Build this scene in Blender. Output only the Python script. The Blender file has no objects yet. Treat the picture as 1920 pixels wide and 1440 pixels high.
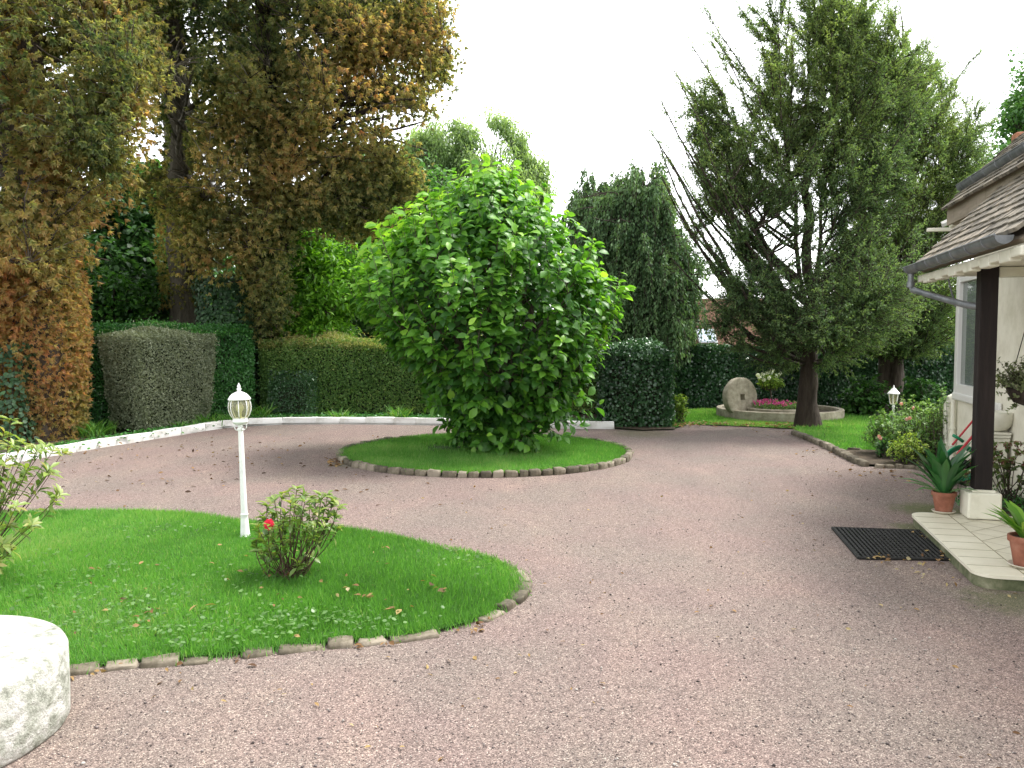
import bpy, math, random
import numpy as np
from math import radians, sin, cos, tan, pi, atan
from mathutils import Vector, Matrix

# ------------------------------------------------------------------ camera, sky, sun, exposure
SC = bpy.context.scene
COL = SC.collection
CAM_H, FPX, HOR = 1.65, 1600.0, 628.0
PITCH = atan((720 - HOR) / FPX)
cd = bpy.data.cameras.new('camera'); cam = bpy.data.objects.new('camera', cd); COL.objects.link(cam)
cam.location = (0, 0, CAM_H); cam.rotation_euler = (pi / 2 - PITCH, 0, 0)
cd.sensor_width = 36; cd.lens = FPX / 1920 * 36; cd.clip_end = 2000; cd.clip_start = .05
SC.camera = cam
SUN_EL, SUN_AZ = radians(58), radians(66)      # azimuth from +Y (view direction) towards +X
w = bpy.data.worlds.new('World'); SC.world = w; w.use_nodes = True
nt = w.node_tree; nt.nodes.clear()
sky = nt.nodes.new('ShaderNodeTexSky'); sky.sky_type = 'NISHITA'; sky.sun_disc = False
sky.sun_elevation = SUN_EL; sky.sun_rotation = SUN_AZ; sky.dust_density = 1.0; sky.air_density = 1.0; sky.ozone_density = 1.0
hs = nt.nodes.new('ShaderNodeHueSaturation'); hs.inputs['Saturation'].default_value = 0.10
bg = nt.nodes.new('ShaderNodeBackground'); bg.inputs['Strength'].default_value = 0.15
wo = nt.nodes.new('ShaderNodeOutputWorld')
nt.links.new(sky.outputs[0], hs.inputs['Color']); nt.links.new(hs.outputs[0], bg.inputs[0]); nt.links.new(bg.outputs[0], wo.inputs[0])
sd = bpy.data.lights.new('sun', 'SUN'); sun = bpy.data.objects.new('sun', sd); COL.objects.link(sun)
sd.energy = 1.5; sd.angle = radians(20); sd.color = (1, .96, .9)
sdir = Vector((sin(SUN_AZ) * cos(SUN_EL), cos(SUN_AZ) * cos(SUN_EL), sin(SUN_EL)))
sun.rotation_euler = sdir.to_track_quat('Z', 'Y').to_euler(); sun.location = (20, 5, 30)
SC.view_settings.view_transform = 'Standard'; SC.view_settings.look = 'None'
SC.view_settings.gamma = 1; SC.view_settings.exposure = 1.97; SC.view_settings.use_curve_mapping = False
SC.cycles.max_bounces = 6; SC.cycles.diffuse_bounces = 4; SC.cycles.transparent_max_bounces = 8
SC.cycles.transmission_bounces = 4; SC.cycles.glossy_bounces = 2
SC.cycles.sample_clamp_indirect = 4
try: SC.cycles.use_denoising = True
except Exception: pass

# ------------------------------------------------------------------ helpers
def ray(px, py):
    x = (px - 960) / FPX; y = -(py - 720) / FPX
    return Vector((x, cos(PITCH) + y * sin(PITCH), -sin(PITCH) + y * cos(PITCH)))
def G(px, py, z=0.0):
    d = ray(px, py); t = (z - CAM_H) / d.z
    return Vector((0, 0, CAM_H)) + d * t
def P(px, py, Y):
    d = ray(px, py); return Vector((0, 0, CAM_H)) + d * (Y / d.y)
def rng(s): return np.random.default_rng(s)
def nrm(a): return a / np.maximum(np.linalg.norm(a, axis=-1, keepdims=True), 1e-9)
def noise(p, freq, seed=0, n=7):
    r = rng(1000 + seed); k = nrm(r.normal(size=(n, 3))) * freq * r.uniform(.6, 1.7, (n, 1)); ph = r.uniform(0, 6.28, n)
    return np.sin(p @ k.T + ph).mean(1) * 1.6          # about -1..1
def tag(o, label=None, cat=None, group=None, kind=None):
    if label: o['label'] = label
    if cat: o['category'] = cat
    if group: o['group'] = group
    if kind: o['kind'] = kind
    return o
def thing(name, label, cat, loc=(0, 0, 0), rz=0, group=None):
    o = bpy.data.objects.new(name, None); COL.objects.link(o); o.location = loc; o.rotation_euler = (0, 0, rz)
    o.empty_display_size = .1
    return tag(o, label, cat, group)
def link(name, me, mat, parent=None, world=False):
    o = bpy.data.objects.new(name, me); COL.objects.link(o)
    if mat is not None: me.materials.append(mat)
    if parent is not None:
        o.parent = parent
        if world: o.matrix_parent_inverse = chain(parent).inverted()
    return o
def chain(o):
    m = Matrix.Translation(o.location) @ o.rotation_euler.to_matrix().to_4x4()
    m = m @ Matrix.Diagonal(Vector((*o.scale, 1)))
    if o.parent: m = chain(o.parent) @ o.matrix_parent_inverse @ m
    return m
def npmesh(name, V, F, v=None, smooth=False):
    """V (n,3); F list of (m,k) int arrays; v per-vertex value"""
    me = bpy.data.meshes.new(name); V = np.asarray(V, np.float32)
    me.vertices.add(len(V)); me.vertices.foreach_set('co', V.ravel())
    F = [np.asarray(f, np.int32) for f in F if len(f)]
    tot = np.concatenate([np.full(len(f), f.shape[1], np.int32) for f in F]); idx = np.concatenate([f.ravel() for f in F])
    me.loops.add(len(idx)); me.loops.foreach_set('vertex_index', idx)
    me.polygons.add(len(tot)); st = np.concatenate([[0], np.cumsum(tot)[:-1]]).astype(np.int32)
    me.polygons.foreach_set('loop_start', st); me.polygons.foreach_set('loop_total', tot)
    if smooth: me.polygons.foreach_set('use_smooth', np.ones(len(tot), bool))
    if v is not None:
        a = me.attributes.new('v', 'FLOAT', 'POINT'); a.data.foreach_set('value', np.asarray(v, np.float32))
    me.update(calc_edges=True)
    return me
class MB:
    """collects simple shapes into one mesh"""
    def __init__(s): s.V = []; s.F = []; s.n = 0; s.vv = []
    def add(s, V, F, val=0.5):
        V = [tuple(map(float, p)) for p in V]; b = s.n
        s.V += V; s.n += len(V); s.vv += [val] * len(V)
        for f in F: s.F.append(tuple(i + b for i in f))
        return s
    def box(s, x0, x1, y0, y1, z0, z1, rz=0, c=None, jit=0, r=None, val=.5, M=None):
        V = [Vector((x, y, z)) for z in (z0, z1) for y in (y0, y1) for x in (x0, x1)]
        if jit: V = [p + Vector((r.uniform(-jit, jit), r.uniform(-jit, jit), r.uniform(-jit, jit))) for p in V]
        if M is not None: V = [M @ p for p in V]
        return s.add(V, [(0, 2, 3, 1), (4, 5, 7, 6), (0, 1, 5, 4), (2, 6, 7, 3), (0, 4, 6, 2), (1, 3, 7, 5)], val)
    def bevbox(s, x0, x1, y0, y1, z0, z1, b=.01, M=None, val=.5):
        import bmesh
        bm = bmesh.new(); bmesh.ops.create_cube(bm, size=1)
        for q in bm.verts: q.co = Vector(((x0 + x1) / 2 + q.co.x * (x1 - x0), (y0 + y1) / 2 + q.co.y * (y1 - y0), (z0 + z1) / 2 + q.co.z * (z1 - z0)))
        bmesh.ops.bevel(bm, geom=list(bm.edges), offset=b, segments=2, affect='EDGES', profile=.5)
        bm.verts.index_update()
        V = [(M @ q.co if M is not None else q.co.copy()) for q in bm.verts]; F = [[q.index for q in f.verts] for f in bm.faces]
        bm.free(); return s.add(V, F, val)
    def tube(s, pts, rad, n=8, caps=True, val=.5):
        pts = [Vector(p) for p in pts]
        if not hasattr(rad, '__len__'): rad = [rad] * len(pts)
        V = []; ref = Vector((.31, .17, .93)); 
        for i, p in enumerate(pts):
            t = (pts[min(i + 1, len(pts) - 1)] - pts[max(i - 1, 0)]).normalized()
            if abs(t.dot(ref)) > .95: ref = Vector((1, .1, 0))
            a = t.cross(ref).normalized(); b = t.cross(a)
            for k in range(n): V.append(p + (a * cos(2 * pi * k / n) + b * sin(2 * pi * k / n)) * rad[i])
        F = [(i * n + k, i * n + (k + 1) % n, (i + 1) * n + (k + 1) % n, (i + 1) * n + k) for i in range(len(pts) - 1) for k in range(n)]
        if caps: F += [tuple(range(n - 1, -1, -1)), tuple((len(pts) - 1) * n + k for k in range(n))]
        return s.add(V, F, val)
    def lathe(s, prof, n=24, c=(0, 0, 0), M=None, val=.5, close=True):
        V = []
        for (r, z) in prof:
            for k in range(n):
                q = Vector((c[0] + r * cos(2 * pi * k / n), c[1] + r * sin(2 * pi * k / n), c[2] + z))
                V.append(M @ q if M is not None else q)
        F = [(i * n + k, i * n + (k + 1) % n, (i + 1) * n + (k + 1) % n, (i + 1) * n + k) for i in range(len(prof) - 1) for k in range(n)]
        if close: F += [tuple(range(n - 1, -1, -1)), tuple((len(prof) - 1) * n + k for k in range(n))]
        return s.add(V, F, val)
    def build(s, name, mat, parent=None, smooth=False, world=False, auto=None):
        me = bpy.data.meshes.new(name); me.from_pydata(s.V, [], s.F)
        a = me.attributes.new('v', 'FLOAT', 'POINT'); a.data.foreach_set('value', np.asarray(s.vv, np.float32))
        if smooth:
            me.polygons.foreach_set('use_smooth', np.ones(len(me.polygons), bool))
            if auto: me.set_sharp_from_angle(angle=radians(auto))
        me.update()
        return link(name, me, mat, parent, world)

# ------------------------------------------------------------------ materials
def N(t, kind, **kw):
    n = t.nodes.new(kind)
    for k, v in kw.items():
        if k in n.inputs: n.inputs[k].default_value = v
        else: setattr(n, k, v)
    return n
def ramp(t, stops):
    r = t.nodes.new('ShaderNodeValToRGB'); e = r.color_ramp.elements
    while len(e) < len(stops): e.new(.5)
    for i, (p, c) in enumerate(stops): e[i].position = p; e[i].color = (*c, 1)
    return r
LEAF_GAIN = 1.5
def newmat(name):
    m = bpy.data.materials.new(name); m.use_nodes = True; t = m.node_tree; t.nodes.clear()
    o = t.nodes.new('ShaderNodeOutputMaterial'); p = t.nodes.new('ShaderNodeBsdfPrincipled'); t.links.new(p.outputs[0], o.inputs[0])
    return m, t, p, o
def leafmat(name, cols, trans=.35, rough=.45, spec=.4, tgain=1.5):
    m, t, p, o = newmat(name); L = t.links.new
    if not any(k in name for k in ('petals', 'pebbles', 'heads', 'dead', 'grass', 'clover')): cols = [tuple(min(.5, x * LEAF_GAIN) for x in c) for c in cols]
    a = N(t, 'ShaderNodeAttribute', attribute_name='v')
    r = ramp(t, [(i / (len(cols) - 1), c) for i, c in enumerate(cols)])
    L(a.outputs['Fac'], r.inputs[0]); L(r.outputs[0], p.inputs['Base Color'])
    p.inputs['Roughness'].default_value = rough; p.inputs['Specular IOR Level'].default_value = spec
    tr = N(t, 'ShaderNodeBsdfTranslucent'); g = N(t, 'ShaderNodeMix', data_type='RGBA', blend_type='MULTIPLY')
    g.inputs[0].default_value = 1; g.inputs[7].default_value = (tgain * 1.05, tgain * 1.1, tgain * .5, 1)
    L(r.outputs[0], g.inputs[6]); L(g.outputs[2], tr.inputs[0])
    mx = N(t, 'ShaderNodeMixShader'); mx.inputs[0].default_value = trans
    L(p.outputs[0], mx.inputs[1]); L(tr.outputs[0], mx.inputs[2]); L(mx.outputs[0], o.inputs[0])
    return m
def noisemat(name, cols, scale=8, rough=.8, bump=.2, bscale=None, detail=8, stretch=(1, 1, 1), metal=0, spec=.3, dist=.01, voro=None, attr=0, coord='Object'):
    m, t, p, o = newmat(name); L = t.links.new
    tc = N(t, 'ShaderNodeTexCoord'); mp = N(t, 'ShaderNodeMapping'); mp.inputs['Scale'].default_value = stretch
    L(tc.outputs[coord], mp.inputs[0])
    nz = N(t, 'ShaderNodeTexNoise', Scale=scale, Detail=detail, Roughness=.65); L(mp.outputs[0], nz.inputs[0])
    src = nz.outputs[0]
    if attr:
        a = N(t, 'ShaderNodeAttribute', attribute_name='v'); mm = N(t, 'ShaderNodeMath', operation='MULTIPLY_ADD'); mm.inputs[1].default_value = attr
        sb = N(t, 'ShaderNodeMath', operation='SUBTRACT'); sb.inputs[1].default_value = .5
        L(a.outputs['Fac'], sb.inputs[0]); L(sb.outputs[0], mm.inputs[0]); L(src, mm.inputs[2]); src = mm.outputs[0]
    lo, hi = .3, .7
    r = ramp(t, [(lo + (hi - lo) * i / (len(cols) - 1), c) for i, c in enumerate(cols)])
    L(src, r.inputs[0]); L(r.outputs[0], p.inputs['Base Color'])
    p.inputs['Roughness'].default_value = rough; p.inputs['Metallic'].default_value = metal; p.inputs['Specular IOR Level'].default_value = spec
    if bump:
        b = N(t, 'ShaderNodeBump', Strength=bump, Distance=dist)
        nb = N(t, 'ShaderNodeTexNoise', Scale=bscale or scale * 3, Detail=6.0, Roughness=.7); L(mp.outputs[0], nb.inputs[0])
        L(nb.outputs[0], b.inputs['Height']); L(b.outputs[0], p.inputs['Normal'])
    return m
def flat(name, c, rough=.5, metal=0, spec=.4):
    m, t, p, o = newmat(name); p.inputs['Base Color'].default_value = (*c, 1); p.inputs['Roughness'].default_value = rough
    p.inputs['Metallic'].default_value = metal; p.inputs['Specular IOR Level'].default_value = spec
    nz = N(t, 'ShaderNodeTexNoise', Scale=30.0, Detail=4.0); mr = N(t, 'ShaderNodeMapRange'); mr.inputs[3].default_value = max(.05, rough - .12); mr.inputs[4].default_value = min(1, rough + .15)
    tc = N(t, 'ShaderNodeTexCoord'); t.links.new(tc.outputs['Object'], nz.inputs[0]); t.links.new(nz.outputs[0], mr.inputs[0]); t.links.new(mr.outputs[0], p.inputs['Roughness'])
    return m

# ------------------------------------------------------------------ foliage toolkit
T_TRI = (np.array([[-.5, 0, 0], [.5, 0, 0], [0, 1, .12]]), [np.array([[0, 1, 2]])])
T_RH = (np.array([[0, 0, 0], [-.5, .45, .1], [0, 1, -.08], [.5, .45, .1]]), [np.array([[0, 2, 1], [0, 3, 2]])])
T_OV = (np.array([[0, 0, 0], [-.36, .22, .07], [-.5, .5, .09], [-.3, .8, .0], [0, 1, -.16], [.3, .8, .0], [.5, .5, .09], [.36, .22, .07], [0, .25, 0], [0, .55, .02], [0, .8, -.05]]),
        [np.array([[0, 8, 1], [0, 7, 8], [3, 10, 4], [10, 5, 4]]), np.array([[1, 8, 9, 2], [8, 7, 6, 9], [2, 9, 10, 3], [9, 6, 5, 10]])])
T_LA = (np.array([[0, 0, 0], [-.4, .3, .06], [-.5, .6, .04], [0, 1, -.14], [.5, .6, .04], [.4, .3, .06], [0, .5, -.02]]),
        [np.array([[0, 6, 1], [0, 5, 6], [1, 6, 2], [5, 4, 6], [2, 6, 3], [6, 4, 3]])])
T_HEX = (np.array([[.5 * cos(i * pi / 3), .5 + .5 * sin(i * pi / 3), .05 * (i % 2)] for i in range(6)]), [np.array([[0, 1, 2, 3, 4, 5]])])
T_STRAP = (np.array([[-.3, 0, 0], [.3, 0, 0], [-.5, .35, .0], [.5, .35, 0], [-.42, .7, -.12], [.42, .7, -.12], [0, 1, -.34], [0, .35, -.03], [0, .7, -.15], [0, 0, -.02]]),
           [np.array([[0, 9, 7, 2], [9, 1, 3, 7], [2, 7, 8, 4], [7, 3, 5, 8]]), np.array([[4, 8, 6], [8, 5, 6]])])
class Leaves:
    def __init__(s): s.V = []; s.F = {}; s.v = []; s.n = 0
    def add(s, tpl, pos, dr, up, L, W, v):
        tv, tf = tpl; n = len(pos); k = len(tv)
        if n == 0: return s
        dr = nrm(dr); side = nrm(np.cross(dr, up)); nn = np.cross(side, dr)
        L = np.broadcast_to(np.asarray(L, float), (n,))[:, None, None]; W = np.broadcast_to(np.asarray(W, float), (n,))[:, None, None]
        V = pos[:, None, :] + tv[None, :, 1:2] * L * dr[:, None] + tv[None, :, 0:1] * W * side[:, None] + tv[None, :, 2:3] * L * nn[:, None]
        base = (np.arange(n) * k)[:, None, None] + s.n
        for f in tf: s.F.setdefault(f.shape[1], []).append((f[None] + base).reshape(-1, f.shape[1]))
        s.V.append(V.reshape(-1, 3)); s.v.append(np.repeat(np.clip(np.broadcast_to(v, (n,)), 0, 1), k)); s.n += n * k
        return s
    def build(s, name, mat, parent=None, world=True):
        me = npmesh(name, np.concatenate(s.V), [np.concatenate(f) for f in s.F.values()], np.concatenate(s.v))
        return link(name, me, mat, parent, world)
def rdir(r, n): return nrm(r.normal(size=(n, 3)))
def tubes_np(C, R, S=5):
    """C (n,K,3) curves, R (n,K) radii"""
    n, K, _ = C.shape
    T = np.empty_like(C); T[:, 1:-1] = C[:, 2:] - C[:, :-2]; T[:, 0] = C[:, 1] - C[:, 0]; T[:, -1] = C[:, -1] - C[:, -2]; T = nrm(T)
    ref = np.tile(np.array([.13, .97, .21]), (n, K, 1)); a = nrm(np.cross(T, ref)); b = np.cross(T, a)
    th = np.arange(S) * 2 * pi / S
    V = C[:, :, None] + R[:, :, None, None] * (a[:, :, None] * np.cos(th)[:, None] + b[:, :, None] * np.sin(th)[:, None])
    i, j, k = np.meshgrid(np.arange(n), np.arange(K - 1), np.arange(S), indexing='ij'); b0 = i * K * S + j * S; k2 = (k + 1) % S
    F = np.stack([b0 + k, b0 + k2, b0 + S + k2, b0 + S + k], -1).reshape(-1, 4)
    return V.reshape(-1, 3), F
class Wood:
    def __init__(s): s.V = []; s.F = []; s.n = 0; s.nodes = np.zeros((0, 3)); s.rad = np.zeros(0)
    def curves(s, C, R, S=5, nodes=True, skip=1):
        V, F = tubes_np(C, R, S); s.V.append(V); s.F.append(F + s.n); s.n += len(V)
        if nodes: s.nodes = np.concatenate([s.nodes, C[:, skip:].reshape(-1, 3)]); s.rad = np.concatenate([s.rad, R[:, skip:].reshape(-1)])
        return C
    def trunk(s, pts, rad, S=12, K=14, flare=1.5, seed=0, wob=.03, nod=(0, 1)):
        pts = np.array([list(p) for p in pts], float); t = np.linspace(0, 1, len(pts)); q = np.linspace(0, 1, K)
        C = np.stack([np.interp(q, t, pts[:, i]) for i in range(3)], -1); R = np.interp(q, np.linspace(0, 1, len(rad)), rad)
        r = rng(seed); C[1:, :2] += r.normal(0, wob, (K - 1, 2)); R[0] *= flare
        V, F = tubes_np(C[None], R[None], S); dn = noise(V, 4, seed)
        cen = np.repeat(C, S, 0); V = cen + (V - cen) * (1 + .13 * dn)[:, None]
        s.V.append(V); s.F.append(F + s.n); s.n += len(V)
        a, b = int(nod[0] * K), int(nod[1] * K); Q = 4
        qq = np.linspace(nod[0], nod[1], K * Q)
        s.nodes = np.concatenate([s.nodes, np.stack([np.interp(qq, q, C[:, i]) for i in range(3)], -1)]); s.rad = np.concatenate([s.rad, np.interp(qq, q, R)])
    def grow(s, tg, seed=0, rise=.6, bow=.15, K=6, rmax=.08, kr=.012, rend=.004, S=5, jit=.08, maxlen=9, pen=2.0):
        """branch from the best node of the wood to each target"""
        r = rng(seed); n = len(tg); pick = np.zeros(n, int)
        nd, rd = s.nodes, s.rad
        for a in range(0, n, 400):
            d = tg[a:a + 400, None] - nd[None]; hd = np.linalg.norm(d[..., :2], axis=-1); dist = np.linalg.norm(d, axis=-1)
            pick[a:a + 400] = np.argmin(dist + pen * np.maximum(0, rise * hd - d[..., 2]) + r.uniform(0, .15, d.shape[:2]), 1)
        A = nd[pick]; D = tg - A; ln = np.linalg.norm(D, axis=1)
        q = np.linspace(0, 1, K)[None, :, None]
        mid = A + D * .5; mid[:, 2] -= bow * ln; mid += r.normal(0, 1, (n, 3)) * (jit * ln)[:, None]
        C = (1 - q) ** 2 * A[:, None] + 2 * q * (1 - q) * mid[:, None] + q ** 2 * tg[:, None]
        C[:, 1:-1] += r.normal(0, 1, (n, K - 2, 3)) * (jit * .25 * ln)[:, None, None]
        r0 = np.minimum(np.minimum(rd[pick] * .75, rmax), rend + kr * ln); q2 = q[..., 0]
        R = r0[:, None] * (1 - q2) + rend * q2 * np.minimum(1, r0[:, None] / rend)
        s.curves(C, R, S); return C
    def build(s, name, mat, parent):
        me = npmesh(name, np.concatenate(s.V), [np.concatenate(s.F)], np.full(s.n, .5), smooth=True)
        return link(name, me, mat, parent, True)
def along(C, per, r, a=.25, b=1.0):
    """per points on each curve -> pos, tangent, t, curve index"""
    n, K, _ = C.shape; idx = np.repeat(np.arange(n), per); t = r.uniform(a, b, n * per); f = t * (K - 1); i = np.minimum(f.astype(int), K - 2); fr = (f - i)[:, None]
    p0 = C[idx, i]; p1 = C[idx, i + 1]
    return p0 + (p1 - p0) * fr, nrm(p1 - p0), t, idx
def ell(px, py, Y, rx, rz, ry):
    """ellipsoid: centre at a picture point and depth, radii given in picture units (rx, rz) and metres (ry)"""
    c = P(px, py, Y); k = Y / FPX
    return (np.array(c), np.array([rx * k, ry, rz * k]))
def samp(ells, n, r, shell=.6, cut=None, cutf=.8, seed=0, inner=.7):
    out = []; wts = np.array([e[1][0] * e[1][1] + e[1][0] * e[1][2] + e[1][1] * e[1][2] for e in ells]); wts = wts / wts.sum(); tot = 0
    while tot < n:
        m = n; k = r.choice(len(ells), m, p=wts); c = np.array([e[0] for e in ells])[k]; R = np.array([e[1] for e in ells])[k]
        p = c + rdir(r, m) * R * ((shell + (1 - shell) * r.uniform(0, 1, m)) * (1 + .10 * r.normal(size=m)))[:, None]
        ok = np.ones(m, bool)
        for j, (cc, rr) in enumerate(ells):
            q = np.linalg.norm((p - cc) / rr, axis=1); ok &= (q > inner * shell) | (k == j)
        if cut is not None: ok &= noise(p, cutf, seed) > cut
        p = p[ok]; out.append(p); tot += len(p)
    return np.concatenate(out)[:n]

# ------------------------------------------------------------------ ground and hard landscape
def inpoly(p, poly):
    x, y = p[:, 0], p[:, 1]; c = np.zeros(len(p), bool); n = len(poly)
    for i in range(n):
        x1, y1 = poly[i][:2]; x2, y2 = poly[i - 1][:2]
        if y1 == y2: continue
        c ^= ((y1 > y) != (y2 > y)) & (x < (x2 - x1) * (y - y1) / (y2 - y1) + x1)
    return c
def scatter(poly, n, r):
    a = np.array([q[:2] for q in poly]); lo, hi = a.min(0), a.max(0); out = []; tot = 0
    while tot < n:
        p = r.uniform(lo, hi, (n, 2)); p = p[inpoly(p, poly)]; out.append(p); tot += len(p)
    return np.concatenate(out)[:n]
def sm(x): x = np.clip(x, 0, 1); return x * x * (3 - 2 * x)
def gz(x, y): return -2.2 * sm((y - 20.3) / 9) * sm((x - 1.5) / 4)
def sheet(name, poly, z, mat, grid=None):
    import bmesh
    bm = bmesh.new(); vs = [bm.verts.new((p[0], p[1], z)) for p in poly]; f = bm.faces.new(vs)
    if f.normal.z < 0: f.normal_flip()
    bmesh.ops.triangulate(bm, faces=bm.faces[:]); me = bpy.data.meshes.new(name); bm.normal_update(); bm.to_mesh(me); bm.free()
    for p in me.polygons:
        if p.normal.z < 0: p.flip()
    o = link(name, me, mat); o['kind'] = 'structure'; return o
def smooth_path(pts, n):
    pts = np.array([list(p)[:2] for p in pts]); d = np.concatenate([[0], np.cumsum(np.linalg.norm(np.diff(pts, axis=0), axis=1))])
    # Catmull-Rom
    q = np.concatenate([[2 * pts[0] - pts[1]], pts, [2 * pts[-1] - pts[-2]]]); out = []
    for i in range(len(pts) - 1):
        for t in np.linspace(0, 1, 12, endpoint=False):
            a, b, c, e = q[i:i + 4]
            out.append(.5 * ((2 * b) + (-a + c) * t + (2 * a - 5 * b + 4 * c - e) * t * t + (-a + 3 * b - 3 * c + e) * t ** 3))
    out.append(pts[-1]); out = np.array(out)
    d = np.concatenate([[0], np.cumsum(np.linalg.norm(np.diff(out, axis=0), axis=1))]); s = np.linspace(0, d[-1], n)
    return np.stack([np.interp(s, d, out[:, 0]), np.interp(s, d, out[:, 1])], -1)

def gravel_mat():
    m, t, p, o = newmat('gravel'); L = t.links.new
    tc = N(t, 'ShaderNodeTexCoord'); co = tc.outputs['Object']
    v1 = N(t, 'ShaderNodeTexVoronoi', Scale=215.0, Randomness=1.0); L(co, v1.inputs['Vector'])
    sx = N(t, 'ShaderNodeSeparateColor'); L(v1.outputs['Color'], sx.inputs[0])
    r1 = ramp(t, [(0, (.045, .036, .034)), (.14, (.095, .076, .070)), (.42, (.155, .125, .114)), (.7, (.215, .175, .159)), (.92, (.30, .25, .226)), (1, (.48, .44, .39))])
    L(sx.outputs[0], r1.inputs[0])
    # clumps a few centimetres wide, which carry the speckle farther away
    n2 = N(t, 'ShaderNodeTexNoise', Scale=34.0, Detail=5.0, Roughness=.75); L(co, n2.inputs['Vector'])
    r2 = ramp(t, [(.3, (.74, .73, .73)), (.5, (1, 1, 1)), (.72, (1.26, 1.25, 1.22))]); L(n2.outputs[0], r2.inputs[0])
    m1 = N(t, 'ShaderNodeMix', data_type='RGBA', blend_type='MULTIPLY'); m1.inputs[0].default_value = 1; L(r1.outputs[0], m1.inputs[6]); L(r2.outputs[0], m1.inputs[7])
    # worn wheel tracks, grey and pink areas
    mp = N(t, 'ShaderNodeMapping'); mp.inputs['Scale'].default_value = (.55, .22, 1); mp.inputs['Rotation'].default_value = (0, 0, .5); L(co, mp.inputs[0])
    n3 = N(t, 'ShaderNodeTexNoise', Scale=1.8, Detail=10.0, Roughness=.72, Distortion=.4); L(mp.outputs[0], n3.inputs['Vector'])
    r3 = ramp(t, [(.3, (.84, .81, .80)), (.46, (.97, .93, .92)), (.56, (1.05, 1.0, .97)), (.70, (1.32, 1.25, 1.16))]); L(n3.outputs[0], r3.inputs[0])
    m2 = N(t, 'ShaderNodeMix', data_type='RGBA', blend_type='MULTIPLY'); m2.inputs[0].default_value = 1; L(m1.outputs[2], m2.inputs[6]); L(r3.outputs[0], m2.inputs[7])
    n4 = N(t, 'ShaderNodeTexNoise', Scale=.9, Detail=5.0, Roughness=.55); L(co, n4.inputs['Vector'])
    r4 = ramp(t, [(.38, (1.04, .97, .97)), (.62, (.97, .99, .96))]); L(n4.outputs[0], r4.inputs[0])
    m3 = N(t, 'ShaderNodeMix', data_type='RGBA', blend_type='MULTIPLY'); m3.inputs[0].default_value = 1; L(m2.outputs[2], m3.inputs[6]); L(r4.outputs[0], m3.inputs[7])
    # moss beside the paved step, in front of the bed and a few thin weedy spots
    col = m3.outputs[2]
    for (cx, cy, R, amt) in ((3.95, 7.95, .42, .75), (3.42, 7.25, .2, .6), (3.3, 5.9, .3, .2), (2.2, 14.2, .7, .35), (-1.9, 10.9, .5, .35), (3.1, 5.2, .35, .5)):
        sb = N(t, 'ShaderNodeVectorMath', operation='DISTANCE'); sb.inputs[1].default_value = (cx, cy, 0); L(co, sb.inputs[0])
        nn = N(t, 'ShaderNodeTexNoise', Scale=9.0, Detail=6.0, Roughness=.7); L(co, nn.inputs['Vector'])
        a = N(t, 'ShaderNodeMath', operation='MULTIPLY_ADD'); a.inputs[1].default_value = 1.7 * R; L(nn.outputs[0], a.inputs[0]); L(sb.outputs['Value'], a.inputs[2])
        mr = N(t, 'ShaderNodeMapRange'); mr.inputs[1].default_value = R * 1.25; mr.inputs[2].default_value = R * 1.9; mr.inputs[3].default_value = amt; mr.inputs[4].default_value = 0; L(a.outputs[0], mr.inputs[0])
        mm = N(t, 'ShaderNodeMix', data_type='RGBA'); mm.inputs[7].default_value = (.075, .10, .022, 1); L(mr.outputs[0], mm.inputs[0]); L(col, mm.inputs[6]); col = mm.outputs[2]
    L(col, p.inputs['Base Color'])
    p.inputs['Roughness'].default_value = .85; p.inputs['Specular IOR Level'].default_value = .3
    b = N(t, 'ShaderNodeBump', Strength=.55, Distance=.006); iv = N(t, 'ShaderNodeMath', operation='MULTIPLY_ADD'); iv.inputs[1].default_value = -1.2
    L(v1.outputs['Distance'], iv.inputs[0]); L(n2.outputs[0], iv.inputs[2]); L(iv.outputs[0], b.inputs['Height']); L(b.outputs[0], p.inputs['Normal'])
    return m
M_gravel = gravel_mat()
M_soil = noisemat('soil', [(.03, .022, .014), (.06, .045, .03), (.1, .075, .05)], 14, .95, .6, 60, dist=.02)
M_field = noisemat('field', [(.02, .045, .012), (.035, .07, .018), (.05, .08, .02)], 3, .9, .3)
M_turf = noisemat('turf', [(.025, .06, .012), (.045, .11, .018), (.07, .15, .026)], 9, .9, .4, 90, dist=.02)
M_stone = noisemat('edge_stone', [(.07, .06, .042), (.14, .12, .085), (.25, .215, .165)], 14, .85, .5, 45, dist=.008, attr=.45)
M_white = noisemat('whitewash', [(.50, .49, .44), (.74, .73, .70), (.80, .80, .78)], 4, .7, .3, 40, dist=.006)

gx = np.unique(np.concatenate([np.linspace(-400, -20, 12), np.linspace(-20, 40, 61), np.linspace(40, 400, 12)]))
gy = np.unique(np.concatenate([np.linspace(-60, 15, 16), np.linspace(15, 34, 39), np.linspace(34, 1200, 16)]))
XX, YY = np.meshgrid(gx, gy); gV = np.stack([XX, YY, gz(XX, YY)], -1).reshape(-1, 3); nxg = len(gx)
ii, jj = np.meshgrid(np.arange(nxg - 1), np.arange(len(gy) - 1)); b0 = (jj * nxg + ii).ravel()
o = link('ground', npmesh('ground', gV, [np.stack([b0, b0 + 1, b0 + nxg + 1, b0 + nxg], -1)], smooth=True), M_field); o['kind'] = 'structure'

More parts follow.
